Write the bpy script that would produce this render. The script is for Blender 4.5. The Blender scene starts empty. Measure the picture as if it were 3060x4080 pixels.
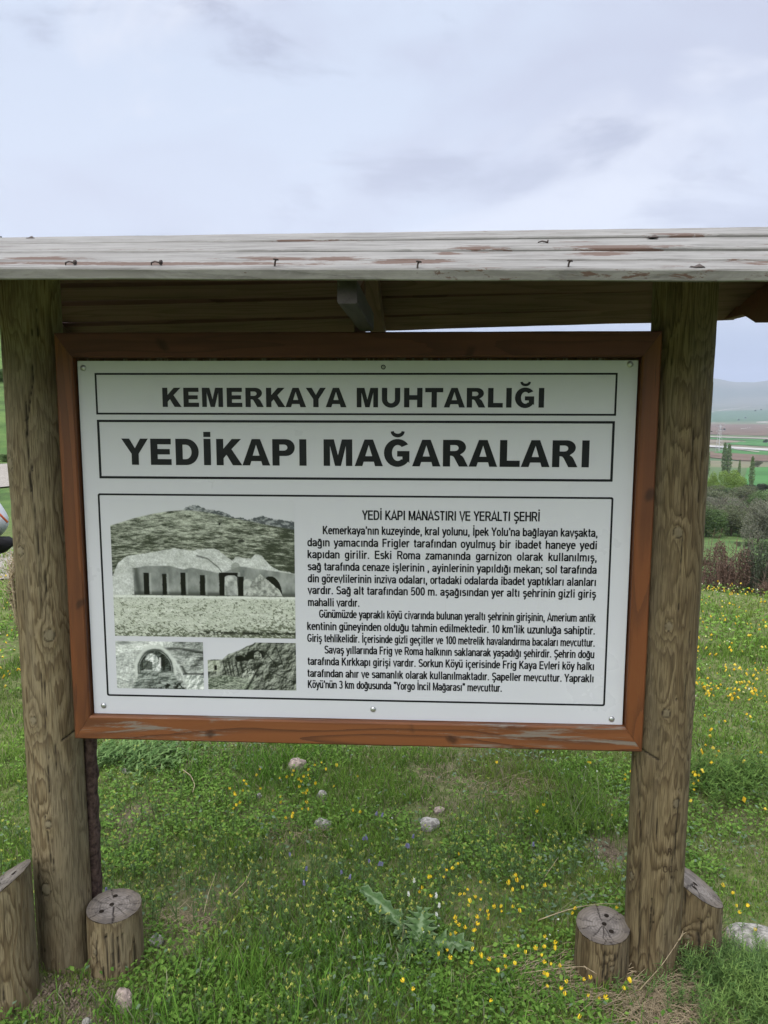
import bpy, bmesh, math, random
import numpy as np
from mathutils import Vector, Matrix

# ------------------------------------------------------------------ camera, sky, sun, exposure
scene = bpy.context.scene
COL = scene.collection
CAM = np.array([0.18851, -2.07514, 1.65492])
ROT = np.radians([82.51816, -0.12151, 2.88671])
cd = bpy.data.cameras.new('camera')
cd.sensor_fit = 'HORIZONTAL'; cd.sensor_width = 36.0; cd.lens = 36.0
cd.clip_start = 0.05; cd.clip_end = 40000
cam = bpy.data.objects.new('camera', cd); COL.objects.link(cam)
cam.location = CAM; cam.rotation_euler = ROT
scene.camera = cam

SUN_EL, SUN_AZ = math.radians(36), math.radians(200)     # behind the camera, a little to the left
world = bpy.data.worlds.new('World'); scene.world = world; world.use_nodes = True
nt = world.node_tree; nt.nodes.clear()
def wn(t, **k):
    n = nt.nodes.new(t)
    for a, b in k.items(): setattr(n, a, b)
    return n
sky = wn('ShaderNodeTexSky', sky_type='NISHITA'); sky.sun_disc = False
sky.sun_elevation = SUN_EL; sky.sun_rotation = SUN_AZ
bg = wn('ShaderNodeBackground'); bg.inputs['Strength'].default_value = 0.1
wo = wn('ShaderNodeOutputWorld')
tc = wn('ShaderNodeTexCoord')
sep = wn('ShaderNodeSeparateXYZ'); nt.links.new(tc.outputs['Generated'], sep.inputs[0])
mp = wn('ShaderNodeMapping'); mp.inputs['Scale'].default_value = (1.0, 1.0, 2.2); mp.inputs['Location'].default_value = (0.3, 0.1, 0.0)
nt.links.new(tc.outputs['Generated'], mp.inputs[0])
n1 = wn('ShaderNodeTexNoise'); n1.inputs['Scale'].default_value = 2.3; n1.inputs['Detail'].default_value = 6; n1.inputs['Roughness'].default_value = 0.5; n1.inputs['Distortion'].default_value = 0.5
nt.links.new(mp.outputs[0], n1.inputs['Vector'])
mp2 = wn('ShaderNodeMapping'); mp2.inputs['Scale'].default_value = (1.0, 1.0, 2.9); mp2.inputs['Location'].default_value = (1.31, 0.4, 0.72)
nt.links.new(tc.outputs['Generated'], mp2.inputs[0])
n2 = wn('ShaderNodeTexNoise'); n2.inputs['Scale'].default_value = 3.6; n2.inputs['Detail'].default_value = 7; n2.inputs['Roughness'].default_value = 0.55; n2.inputs['Distortion'].default_value = 0.3
nt.links.new(mp2.outputs[0], n2.inputs['Vector'])
def wmix(fac, a, b):
    m = wn('ShaderNodeMix', data_type='RGBA')
    for s, v in ((0, fac), (6, a), (7, b)):
        if isinstance(v, (int, float)): m.inputs[s].default_value = v
        elif isinstance(v, tuple): m.inputs[s].default_value = v
        else: nt.links.new(v, m.inputs[s])
    return m.outputs[2]
def wramp(src, a, b):
    m = wn('ShaderNodeMapRange', interpolation_type='SMOOTHSTEP')
    nt.links.new(src, m.inputs[0]); m.inputs[1].default_value = a; m.inputs[2].default_value = b
    return m.outputs[0]
cloud = wmix(wramp(n1.outputs[0], 0.38, 0.60), (3.75, 3.97, 4.85, 1), (4.25, 4.7, 5.6, 1))
n3 = wn('ShaderNodeTexNoise'); n3.inputs['Scale'].default_value = 1.7; n3.inputs['Detail'].default_value = 5; n3.inputs['Roughness'].default_value = 0.6; n3.inputs['Distortion'].default_value = 0.8
mp3 = wn('ShaderNodeMapping'); mp3.inputs['Scale'].default_value = (1.0, 1.0, 3.2); mp3.inputs['Location'].default_value = (5.2, 2.6, 0.9)
nt.links.new(tc.outputs['Generated'], mp3.inputs[0]); nt.links.new(mp3.outputs[0], n3.inputs['Vector'])
cloud = wmix(wramp(n3.outputs[0], 0.50, 0.66), cloud, (5.0, 5.2, 5.85, 1))          # brighter, whiter veils
cloud = wmix(wramp(n2.outputs[0], 0.54, 0.68), cloud, (2.95, 3.12, 3.95, 1))            # grey scud
bright = wn('ShaderNodeMath', operation='MULTIPLY'); nt.links.new(wramp(sep.outputs[2], 0.40, 0.20), bright.inputs[0]); bright.inputs[1].default_value = 0.45
cloud = wmix(bright.outputs[0], cloud, (5.0, 5.25, 5.95, 1))                            # pale band above the plain
# low sky: a grey rain veil over the plain, clearing upwards; the high overcast brighter, as an overcast sky is, and boosted further to light the grass
cloud = wmix(wramp(sep.outputs[2], 0.19, 0.035), cloud, (2.1, 2.5, 3.6, 1))
cloud = wmix(wramp(sep.outputs[2], 0.60, 0.98), cloud, (25.0, 25.3, 26.0, 1))
allsky = wmix(0.93, sky.outputs[0], cloud)
nt.links.new(allsky, bg.inputs['Color']); nt.links.new(bg.outputs[0], wo.inputs[0])

sd = bpy.data.lights.new('sun', 'SUN'); sd.energy = 1.5; sd.angle = math.radians(50); sd.color = (1.0, 0.97, 0.93)
sun = bpy.data.objects.new('sun', sd); COL.objects.link(sun)
dirv = Vector((math.sin(SUN_AZ) * math.cos(SUN_EL), math.cos(SUN_AZ) * math.cos(SUN_EL), math.sin(SUN_EL)))
sun.rotation_euler = dirv.to_track_quat('Z', 'Y').to_euler(); sun.location = (0, -5, 8)
scene.view_settings.view_transform = 'Standard'; scene.view_settings.look = 'None'
scene.view_settings.exposure = 0.8; scene.view_settings.gamma = 1.0; scene.view_settings.use_curve_mapping = False

rng = np.random.default_rng(7); random.seed(7)
# ------------------------------------------------------------------ geometry of the place (photo point -> place)
cr = [f(a) for a in ROT for f in (np.cos, np.sin)]
RX = np.array([[1, 0, 0], [0, cr[0], -cr[1]], [0, cr[1], cr[0]]])
RY = np.array([[cr[2], 0, cr[3]], [0, 1, 0], [-cr[3], 0, cr[2]]])
RZ = np.array([[cr[4], -cr[5], 0], [cr[5], cr[4], 0], [0, 0, 1]])
MR = RZ @ RY @ RX
SS = 3060 / 1659
def ray(u, v): return MR @ np.array([(u * SS - 1530) / 3060, -(v * SS - 2040) / 3060, -1.0])
def atY(u, v, Y): d = ray(u, v); return CAM + d * (Y - CAM[1]) / d[1]
def atZ(u, v, Z): d = ray(u, v); return CAM + d * (Z - CAM[2]) / d[2]
def atD(u, D):                                   # ground position at horizontal distance D under column u
    d = ray(u, 888); k = D / math.hypot(d[0], d[1]); return CAM[0] + d[0] * k, CAM[1] + d[1] * k

def depthcos(u): return math.cos(math.atan((u - 829.5) / 1661))
def vnoise(p, seed=0):
    p = np.asarray(p, float); i = np.floor(p).astype(np.int64); f = p - i; f = f * f * (3 - 2 * f)
    def h(a, b, c):
        n = (a * 374761393 + b * 668265263 + c * 2147483647 + seed * 1274126177) & 0xffffffff
        n = ((n ^ (n >> 13)) * 1274126177) & 0xffffffff
        n = ((n ^ (n >> 16)) * 2246822519) & 0xffffffff
        return ((n ^ (n >> 15)) & 0xffff) / 65535.0
    X, Y, Z = i[..., 0], i[..., 1], i[..., 2]; fx, fy, fz = f[..., 0], f[..., 1], f[..., 2]
    r = 0
    for dx in (0, 1):
        for dy in (0, 1):
            for dz in (0, 1):
                r = r + h(X + dx, Y + dy, Z + dz) * (fx if dx else 1 - fx) * (fy if dy else 1 - fy) * (fz if dz else 1 - fz)
    return r
def fbm(x, y, z=0.0, seed=0, oct=4, gain=0.5):
    x, y, z = np.broadcast_arrays(np.asarray(x, float), y, z); s = 0; a = 1; t = 0
    for k in range(oct):
        s = s + a * vnoise(np.stack([x * 2**k + 17.3 * k, y * 2**k + 5.1 * k, z * 2**k], -1), seed + k); t += a; a *= gain
    return s / t
def sstep(a, b, x): t = np.clip((x - a) / (b - a), 0, 1); return t * t * (3 - 2 * t)

VD = np.array([0, 7.4, 8.2, 9.7, 12.6, 20, 40, 60, 90, 130, 200, 350, 600, 1000, 2500, 4200, 5500, 7000, 8000, 12500, 20000])
VZ = np.array([0, 0, -.28, -1.0, -2.1, -3.9, -6.6, -8.6, -12.3, -15.5, -20, -28, -33, -37, -40, -37, 6, 80, 175, 175, 175])
HD = np.array([0, 8, 15, 25, 40, 60, 100, 138, 175, 400, 1200, 4000, 9500, 20000])
HZ = np.array([0, -.02, .05, .25, 2.6, 7.6, 19, 27.2, 26, 14, -10, -37, 100, 100])
def ground(x, y):
    x = np.asarray(x, float); y = np.asarray(y, float)
    dx = x - CAM[0]; dy = y - CAM[1]; d = np.hypot(dx, dy); az = np.degrees(np.arctan2(dx, dy))
    w = sstep(-9, 9, az) * (1 - sstep(120, 170, az))
    zv = np.interp(d, VD, VZ); zh = np.interp(d, HD, HZ) * (1 - 0.25 * sstep(-27, -10, az))
    z = zh * (1 - w) + zv * w
    mt = sstep(7600, 9300, d) * (1 - sstep(9300, 12400, d))
    crest = np.interp(az, [-60, 0, 15, 20.3, 21.2, 22.3, 23.1, 23.7, 26, 35, 60, 120], [300, 380, 400, 378, 345, 324, 338, 355, 390, 330, 420, 350]) - 190
    z = z + mt * (crest + 40 * (fbm(az * .9, d / 2500, 0, 91, 4) - .5))
    z = z + sstep(15, 120, d) * (1 - sstep(1500, 3500, d)) * (fbm(x / 40, y / 40, 0, 51, 3) - .5) * 2.2
    z = z + (1 - sstep(8, 25, d)) * ((fbm(x * 2.2, y * 2.2, 0, 11, 4) - .5) * 0.05 + (fbm(x * 12, y * 12, 0, 12, 2) - .5) * 0.012 + 0.02 * np.clip(x, -2, 2))
    return z
GX0, GY0, GS = -7.0, -2.0, .025
_gx, _gy = np.meshgrid(GX0 + GS * np.arange(561), GY0 + GS * np.arange(441)); GRID = ground(_gx, _gy)
def G(x, y):                                      # quick height look-up close by, exact further out
    i = (x - GX0) / GS; j = (y - GY0) / GS
    if 0 <= i < 559 and 0 <= j < 439:
        a, b = int(i), int(j); p, q = i - a, j - b
        return float((GRID[b, a] * (1 - p) + GRID[b, a+1] * p) * (1 - q) + (GRID[b+1, a] * (1 - p) + GRID[b+1, a+1] * p) * q)
    return float(ground(x, y))
TS = 1.3 * 1.016 ** np.arange(590)
def onground_many(D):                              # walk rays out until they meet the ground
    D = D / np.hypot(D[:, 0], D[:, 1])[:, None]; lo = np.zeros(len(D)); hi = lo.copy(); ok = np.ones(len(D), bool)
    P = CAM + D[:, None] * TS[None, :, None]; below = P[..., 2] <= ground(P[..., 0], P[..., 1]); ok = below.any(1); i = np.maximum(1, below.argmax(1)); lo = TS[i-1]; hi = TS[i]
    for _ in range(14):
        m = (lo + hi) / 2; p = CAM + D * m[:, None]; b = p[:, 2] <= ground(p[:, 0], p[:, 1]); hi = np.where(b, m, hi); lo = np.where(b, lo, m)
    return CAM + D * hi[:, None], ok
def onground(u, v):
    P, ok = onground_many(np.array([ray(u, v)])); return P[0] if ok[0] else None

# ------------------------------------------------------------------ object helpers
def mesh_np(name, V, F, mats=(), attrs=None, cols=None, smooth=True, mi=None):
    """F: (n,k) array or list of lists"""
    me = bpy.data.meshes.new(name); V = np.asarray(V, np.float32)
    if isinstance(F, np.ndarray):
        n, k = F.shape
        me.vertices.add(len(V)); me.vertices.foreach_set('co', V.ravel())
        me.loops.add(n * k); me.loops.foreach_set('vertex_index', F.astype(np.int32).ravel())
        me.polygons.add(n); me.polygons.foreach_set('loop_start', np.arange(0, n * k, k, dtype=np.int32))
        me.update(calc_edges=True)
    else:
        me.from_pydata([tuple(map(float, v)) for v in V], [], [tuple(int(i) for i in f) for f in F]); me.update()
    for m in mats: me.materials.append(m)
    if mi is not None: me.polygons.foreach_set('material_index', np.asarray(mi, np.int32))
    me.polygons.foreach_set('use_smooth', np.full(len(me.polygons), smooth, bool))
    for k, a in (attrs or {}).items():
        at = me.attributes.new(k, 'FLOAT', 'POINT'); at.data.foreach_set('value', np.asarray(a, np.float32).ravel())
    for k, a in (cols or {}).items():
        a = np.asarray(a, np.float32)
        if a.shape[1] == 3: a = np.concatenate([a, np.ones((len(a), 1), np.float32)], 1)
        at = me.attributes.new(k, 'FLOAT_COLOR', 'POINT'); at.data.foreach_set('color', a.ravel())
    return me
def link(name, me, parent=None, mat4=None, **props):
    o = bpy.data.objects.new(name, me); COL.objects.link(o)
    if parent is not None: o.parent = parent
    if mat4 is not None: o.matrix_local = mat4
    for k, v in props.items(): o[k] = v
    return o
def empty(name, loc, label, cat, group=None, rz=0.0, scale=1.0):
    o = bpy.data.objects.new(name, None); COL.objects.link(o); o.location = loc; o.rotation_euler = (0, 0, rz); o.scale = (scale,) * 3
    o.empty_display_size = 0.1; o['label'] = label; o['category'] = cat
    if group: o['group'] = group
    return o
def tag(o, label, cat, group=None):
    o['label'] = label; o['category'] = cat
    if group: o['group'] = group
    return o
class MB:
    def __init__(s): s.V = []; s.F = []; s.M = []; s.n = 0
    def add(s, V, F, m=0):
        V = np.asarray(V, float); s.V.append(V); s.F += [[i + s.n for i in f] for f in F]; s.M += [m] * len(F); s.n += len(V)
    def box(s, a, b, m=0):
        x0, y0, z0 = a; x1, y1, z1 = b
        s.add([(x0,y0,z0),(x1,y0,z0),(x1,y1,z0),(x0,y1,z0),(x0,y0,z1),(x1,y0,z1),(x1,y1,z1),(x0,y1,z1)],
              [[0,3,2,1],[4,5,6,7],[0,1,5,4],[1,2,6,5],[2,3,7,6],[3,0,4,7]], m)
    def tube(s, P, R, n=6, m=0, cap=True):
        P = np.asarray(P, float); R = np.broadcast_to(R, (len(P),)); V = []
        for i in range(len(P)):
            t = P[min(i+1, len(P)-1)] - P[max(i-1, 0)]; t = t / (np.linalg.norm(t) + 1e-9)
            a = np.cross(t, (0, 0, 1) if abs(t[2]) < .9 else (1, 0, 0)); a /= np.linalg.norm(a); b = np.cross(t, a)
            for k in range(n):
                q = 2 * math.pi * k / n; V.append(P[i] + R[i] * (math.cos(q) * a + math.sin(q) * b))
        F = [[i*n+k, i*n+(k+1)%n, (i+1)*n+(k+1)%n, (i+1)*n+k] for i in range(len(P)-1) for k in range(n)]
        if cap: F += [list(range(n))[::-1], [(len(P)-1)*n + k for k in range(n)]]
        s.add(V, F, m)
    def mesh(s, name, mats, smooth=True): return mesh_np(name, np.concatenate(s.V), s.F, mats, smooth=smooth, mi=s.M)

# ------------------------------------------------------------------ material helpers
class NM:
    def __init__(s, name, rough=0.8, spec=0.3):
        s.m = bpy.data.materials.new(name); s.m.use_nodes = True; s.t = s.m.node_tree
        s.b = s.t.nodes['Principled BSDF']; s.b.inputs['Roughness'].default_value = rough
        s.b.inputs['Specular IOR Level'].default_value = spec
    def n(s, t, **k):
        n = s.t.nodes.new(t)
        for a, b in k.items(): setattr(n, a, b)
        return n
    def set(s, sock, v):
        if hasattr(v, 'is_output'): s.t.links.new(v, sock)
        else: sock.default_value = v
    def mix(s, f, a, b, mode='MIX'):
        m = s.n('ShaderNodeMix', data_type='RGBA', blend_type=mode); c = lambda v: v + (1,) if isinstance(v, tuple) and len(v) == 3 else v
        s.set(m.inputs[0], f); s.set(m.inputs[6], c(a)); s.set(m.inputs[7], c(b)); return m.outputs[2]
    def noise(s, vec=None, scale=5, detail=4, rough=.55, dist=0, stretch=None):
        if vec is None: vec = s.obj()
        if stretch: vec = s.vmul(vec, stretch)
        n = s.n('ShaderNodeTexNoise'); s.set(n.inputs['Vector'], vec)
        n.inputs['Scale'].default_value = scale; n.inputs['Detail'].default_value = detail
        n.inputs['Roughness'].default_value = rough; n.inputs['Distortion'].default_value = dist
        return n.outputs[0]
    def obj(s):
        tc = s.n('ShaderNodeTexCoord'); oi = s.n('ShaderNodeObjectInfo')
        v = s.n('ShaderNodeVectorMath', operation='ADD'); s.set(v.inputs[0], tc.outputs['Object'])
        mm = s.n('ShaderNodeMath', operation='MULTIPLY'); s.set(mm.inputs[0], oi.outputs['Random']); mm.inputs[1].default_value = 37.0
        s.set(v.inputs[1], mm.outputs[0]); return v.outputs[0]
    def pos(s): return s.n('ShaderNodeNewGeometry').outputs['Position']
    def vmul(s, v, st):
        m = s.n('ShaderNodeVectorMath', operation='MULTIPLY'); s.set(m.inputs[0], v); m.inputs[1].default_value = st; return m.outputs[0]
    def math(s, op, a, b=None, c=None):
        m = s.n('ShaderNodeMath', operation=op); s.set(m.inputs[0], a)
        if b is not None: s.set(m.inputs[1], b)
        if c is not None: s.set(m.inputs[2], c)
        return m.outputs[0]
    def rng(s, v, a, b, c=0., d=1., smooth=True):
        m = s.n('ShaderNodeMapRange', interpolation_type='SMOOTHSTEP' if smooth else 'LINEAR'); s.set(m.inputs[0], v)
        for i, x in enumerate((a, b, c, d)): m.inputs[i+1].default_value = x
        return m.outputs[0]
    def ramp(s, v, stops):
        r = s.n('ShaderNodeValToRGB'); s.set(r.inputs[0], v); e = r.color_ramp.elements
        while len(e) < len(stops): e.new(.5)
        for i, (p, c) in enumerate(stops): e[i].position = p; e[i].color = tuple(c) + (1,)
        return r.outputs[0]
    def attr(s, name, col=False):
        a = s.n('ShaderNodeAttribute'); a.attribute_name = name; return a.outputs['Color' if col else 'Fac']
    def bump(s, h, strength=.5, dist=.01):
        b = s.n('ShaderNodeBump'); b.inputs['Strength'].default_value = strength; b.inputs['Distance'].default_value = dist
        s.set(b.inputs['Height'], h); s.t.links.new(b.outputs[0], s.b.inputs['Normal'])
    def col(s, c): s.set(s.b.inputs['Base Color'], c + (1,) if isinstance(c, tuple) else c); return s

def mat_log(name, light, mid, dark, grey):
    k = NM(name, .85, .25); o = k.obj()
    fine = k.noise(o, 1, 3, .6, 0, (55, 55, 7)); fib = k.noise(o, 1, 2, .6, 0, (380, 380, 14))
    r = k.math('ADD', k.attr('ring'), k.math('MULTIPLY', fine, .55)); r = k.math('ADD', r, k.math('MULTIPLY', fib, .22))
    f = k.math('FRACT', r); vary = k.noise(o, 1, 3, .6, 0, (16, 16, 3))
    c = k.ramp(f, [(0, light), (.30, light), (.62, mid), (.88, dark), (.97, mid), (1, light)])
    c = k.mix(k.rng(vary, .36, .55, .4, 0), c, mid)
    big = k.noise(o, 1, 3, .6, .5, (9, 9, 1.3))
    c = k.mix(k.rng(big, .42, .66, 0, .62), c, grey)
    c = k.mix(k.rng(k.noise(o, 1, 3, .6, .8, (13, 13, 2.2)), .5, .7, 0, .45), c, dark)
    c = k.mix(k.math('MULTIPLY', k.rng(fib, .42, .66), .55), c, tuple(x * .55 for x in dark))
    c = k.mix(k.math('MULTIPLY', k.attr('knot'), .75), c, tuple(x * 1.15 for x in grey))
    c = k.mix(k.attr('crack'), c, (.012, .009, .006)); k.col(c)
    h = k.math('ADD', k.math('MULTIPLY', k.rng(f, .5, .95), -.6), k.math('MULTIPLY', fib, .5))
    k.bump(h, .7, .0025); return k.m
def mat_board(name, base, dark, worn, wear=(.55, .7), scale=1.0, rough=.8, mask=False, worn2=None, band=.5, spec=.25):
    """planks: grain runs along local X"""
    k = NM(name, rough, spec); o = k.obj()
    fib = k.noise(o, scale, 4, .65, 0, (3, 160, 160)); ringn = k.noise(o, scale, 2, .5, .4, (.9, 9, 9))
    f = k.math('FRACT', k.math('MULTIPLY_ADD', ringn, 9.0, k.math('MULTIPLY', fib, .35)))
    c = k.mix(k.math('MULTIPLY', k.rng(f, .45, .98), band), base, dark)
    c = k.mix(k.math('MULTIPLY', k.rng(k.noise(o, scale, 3, .6, .3, (1.2, 14, 14)), .45, .72), .55), c, dark)
    w = k.noise(o, scale, 7, .75, .6, (6, 30, 30) if mask else (2.2, 26, 26)); w = k.math('MULTIPLY_ADD', fib, .3, w)
    wf = k.rng(w, wear[0] + .15, wear[1] + .15)
    if mask:
        mk = k.attr('mask'); c = k.mix(k.math('MULTIPLY', wf, .5), c, worn)
        fl = k.noise(o, scale, 5, .75, .3, (16, 60, 60)); pf = k.rng(k.math('ADD', mk, k.math('MULTIPLY', k.math('SUBTRACT', fl, .52), 2.4)), .40, .50)
        c = k.mix(k.math('MULTIPLY', pf, .85), c, worn2)
    else: c = k.mix(wf, c, worn)
    kn = k.rng(k.attr('knot'), .25, .8); c = k.mix(k.math('MULTIPLY', kn, .75), c, tuple(x * .45 for x in dark))
    ck = k.rng(k.noise(o, scale, 3, .6, .2, (1.6, 70, 70)), .68, .74); c = k.mix(k.math('MULTIPLY', ck, .7), c, tuple(x * .3 for x in dark))
    k.col(c); k.bump(k.math('ADD', k.math('MULTIPLY', fib, .6), k.math('MULTIPLY', f, -.25)), .55, .002); return k.m
def mat_plain(name, c, rough=.7, spec=.3, var=.25, scale=20, bump=0.0, metal=0.0):
    k = NM(name, rough, spec); n = k.noise(None, scale, 5, .6)
    k.col(k.mix(k.rng(n, .3, .7), tuple(x * (1 - var) for x in c), tuple(min(1, x * (1 + var)) for x in c)))
    if bump: k.bump(n, bump, .01)
    k.b.inputs['Metallic'].default_value = metal; return k.m
def mat_vcol(name, rough=.6, spec=.25, trans=0.0, attr='col'):
    k = NM(name, rough, spec); c = k.attr(attr, True); k.col(c)
    if trans:
        out = k.t.nodes['Material Output']; tr = k.n('ShaderNodeBsdfTranslucent'); k.set(tr.inputs[0], c)
        mx = k.n('ShaderNodeMixShader'); mx.inputs[0].default_value = trans
        k.t.links.new(k.b.outputs[0], mx.inputs[1]); k.t.links.new(tr.outputs[0], mx.inputs[2]); k.t.links.new(mx.outputs[0], out.inputs[0])
    return k.m

M_POST = mat_log('weathered_pine_log', (.225, .180, .105), (.165, .125, .068), (.086, .060, .031), (.170, .145, .095))
M_POST2 = mat_log('weathered_pine_log_dark', (.175, .135, .074), (.125, .092, .048), (.064, .044, .022), (.130, .108, .070))
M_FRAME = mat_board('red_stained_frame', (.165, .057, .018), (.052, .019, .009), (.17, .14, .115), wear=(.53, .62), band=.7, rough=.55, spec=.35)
M_FRAME_TOP_SHADED = mat_board('red_frame_top_shaded', (.100, .037, .029), (.050, .020, .017), (.14, .07, .045), wear=(.68, .80), band=.5, rough=.6)  # frame stain with the roof's shade put into its colour
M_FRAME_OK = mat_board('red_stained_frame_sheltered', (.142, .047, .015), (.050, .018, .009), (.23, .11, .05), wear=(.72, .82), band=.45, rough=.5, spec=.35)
M_ROOF = mat_board('silvered_roof_board', (.195, .188, .177), (.080, .075, .068), (.275, .27, .258), wear=(.42, .6), mask=True, worn2=(.085, .045, .030), band=.5, rough=.8)
M_UNDER = mat_board('brown_stained_board', (.130, .066, .068), (.050, .026, .026), (.15, .09, .09), wear=(.7, .85), band=.5, rough=.75)
M_GABLE = mat_board('dark_red_gable_board', (.13, .042, .028), (.07, .022, .016), (.16, .07, .05), wear=(.8, .9), band=.3, rough=.6)
M_TIE = mat_board('grey_weathered_beam', (.055, .048, .045), (.03, .026, .026), (.10, .09, .09), wear=(.6, .75), band=.4)
M_BACK = mat_board('brown_backing_plank', (.16, .085, .055), (.07, .035, .022), (.3, .25, .2), wear=(.5, .65), band=.4)
M_STEEL = mat_plain('galvanised_steel', (.46, .47, .48), .38, .5, .1, 60, metal=.85)
M_NAIL = mat_plain('rusty_nail', (.07, .055, .05), .6, .4, .3, 90, metal=.5)
M_BLACK = mat_plain('printed_black', (.008, .009, .012), .36, .22, .3, 8)
M_HOLE = mat_plain('drilled_hole_dark', (.018, .014, .011), .95, .1)
M_CUT = mat_plain('carved_dark', (.060, .043, .026), .9, .1)
M_STONE = mat_plain('pale_limestone', (.30, .285, .26), .9, .2, .45, 60, 1.0)
M_STONE2 = mat_plain('pinkish_stone', (.30, .24, .21), .9, .2, .4, 60, 1.0)
M_GRAVEL = mat_plain('pale_gravel_path', (.27, .245, .22), .95, .1, .3, 30, .8)
k = NM('white_sign_panel', .32, .5)
o_ = k.obj(); d1 = k.noise(o_, 3, 5, .6); d2 = k.noise(o_, 1, 4, .7, 0, (60, 60, 9))
c_ = k.mix(k.rng(d1, .35, .7, 0, .35), (.525, .535, .58), (.48, .49, .53)); c_ = k.mix(k.rng(d2, .63, .75, 0, .16), c_, (.40, .39, .37)); k.col(c_)
k.set(k.b.inputs['Roughness'], k.rng(d1, .3, .7, .26, .4)); M_PANEL = k.m
M_PRINT = mat_vcol('printed_photograph', .35, .4)
M_GRASS = mat_vcol('grass_blade', .7, .10, .35)
M_LEAF = mat_vcol('leaf', .75, .10, .25)
M_PETAL = mat_vcol('petal', .5, .3, .3)
M_BARK = mat_plain('grey_bark', (.10, .085, .07), .9, .1, .3, 8)
k = NM('thistle_leaf', .75, .12); c_ = k.mix(k.rng(k.noise(None, 60, 3), .35, .65), (.045, .092, .030), (.080, .140, .050)); k.col(k.mix(k.rng(k.attr('rib'), .55, .9), c_, (.17, .24, .13))); M_THISTLE = k.m

# ground material: soil and thatch close by, meadow and valley beyond
k = NM('soil_and_turf', .95, .1); p_ = k.pos()
soil = k.mix(k.rng(k.noise(p_, 9, 6, .65), .35, .65), (.125, .098, .070), (.215, .175, .130))
soil = k.mix(k.rng(k.noise(p_, 70, 4, .6), .4, .7, 0, .6), soil, (.085, .062, .042))
turf = k.mix(k.rng(k.noise(p_, 26, 5, .7), .35, .65), (.08, .12, .030), (.17, .18, .080))
near = k.mix(k.attr('bare'), turf, soil)
mead = k.mix(k.rng(k.noise(p_, .35, 6, .7), .38, .62), (.060, .115, .035), (.105, .165, .050))
mead = k.mix(k.rng(k.noise(p_, .8, 8, .8), .46, .62, 0, .8), mead, (.048, .075, .03)); mead = k.mix(k.rng(k.noise(p_, .25, 8, .75), .52, .66, 0, .7), mead, (.15, .19, .06))
mead = k.mix(k.rng(k.noise(p_, .11, 4, .6), .62, .72, 0, .6), mead, (.19, .17, .12))
vor = k.n('ShaderNodeTexVoronoi'); k.set(vor.inputs['Vector'], k.vmul(p_, (.0016, .0062, 0))); vor.inputs['Scale'].default_value = 1.0
vs = k.n('ShaderNodeSeparateColor'); k.set(vs.inputs[0], vor.outputs['Color'])
far = k.ramp(vs.outputs[0], [(0, (.06, .115, .05)), (.35, (.085, .125, .065)), (.6, (.13, .14, .085)), (.8, (.19, .16, .115)), (1, (.08, .14, .05))])
far = k.mix(k.rng(k.noise(p_, .004, 6, .65), .45, .65, 0, .6), far, (.075, .10, .055))
mt = k.mix(k.rng(k.noise(p_, .0012, 6, .6), .4, .6), (.075, .095, .065), (.12, .125, .09))
c_ = k.mix(k.rng(k.attr('zone'), .0, 1.), near, mead); c_ = k.mix(k.rng(k.attr('zone'), 1., 2.), c_, far); c_ = k.mix(k.rng(k.attr('zone'), 2., 3.), c_, mt)
k.col(c_); k.bump(k.noise(p_, 60, 5, .7), .6, .02); M_GROUND = k.m

# ------------------------------------------------------------------ ground sheet
BARE = [(115, 2150, .17, .10, 1.0), (170, 2200, .10, .10, .9), (60, 2180, .10, .06, .5), (1420, 2185, .22, .10, .85), (1322, 1845, .10, .17, .95), (1310, 1745, .07, .07, .9), (1120, 1700, .3, .16, .6),
        (1000, 1740, .25, .15, .5), (290, 1790, .12, .08, .65), (640, 1810, .16, .07, .7), (270, 1745, .12, .1, .5), (1010, 1650, .45, .22, .45), (430, 1640, .28, .22, .45),
        (560, 1740, .35, .1, .35), (420, 2010, .12, .2, .55), (1225, 2150, .14, .06, .5), (1610, 1790, .2, .3, .55), (350, 2150, .1, .1, .35), (1120, 1520, .6, .4, .4)]
BXY = [(atZ(u, v, 0)[0], atZ(u, v, 0)[1], a, b, s) for u, v, a, b, s in BARE]
def bare(x, y):
    r = np.zeros(np.shape(x))
    for bx, by, a, b, s in BXY:
        r = np.maximum(r, s * np.exp(-(((x - bx) / a) ** 2 + ((y - by) / b) ** 2) ** 1.5))
    n = fbm(x * 3.1, y * 3.1, 0, 31, 4)
    return np.clip(r * (.40 + .9 * fbm(x * 9, y * 9, 0, 33, 3)) + .35 * sstep(.62, .74, n), 0, 1)
az = np.radians(np.concatenate([np.arange(-180, -48, 4), np.arange(-48, 48, .5), np.arange(48, 180, 4)]))
rr = np.concatenate([[0.05, .5, 1.0, 1.4], np.arange(1.6, 8.0, .035), 8.0 * 1.032 ** np.arange(0, 240)]); rr = rr[rr < 12450]
A, R = np.meshgrid(az, rr); gx = CAM[0] + R * np.sin(A); gy = CAM[1] + R * np.cos(A); gz = ground(gx, gy)
nr, na = R.shape; idx = np.arange(nr * na).reshape(nr, na)
nx_ = np.roll(idx, -1, 1)
F = np.stack([idx[:-1], idx[1:], nx_[1:], nx_[:-1]], -1).reshape(-1, 4)[:, ::-1]
zone = np.interp(R, [0, 9, 16, 300, 600, 4500, 6500], [0, 0, 1, 1, 2, 2, 3])
link('ground', mesh_np('ground', np.stack([gx, gy, gz], -1).reshape(-1, 3), F, [M_GROUND], {'bare': bare(gx, gy) * (R < 9), 'zone': zone}), kind='structure')

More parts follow.
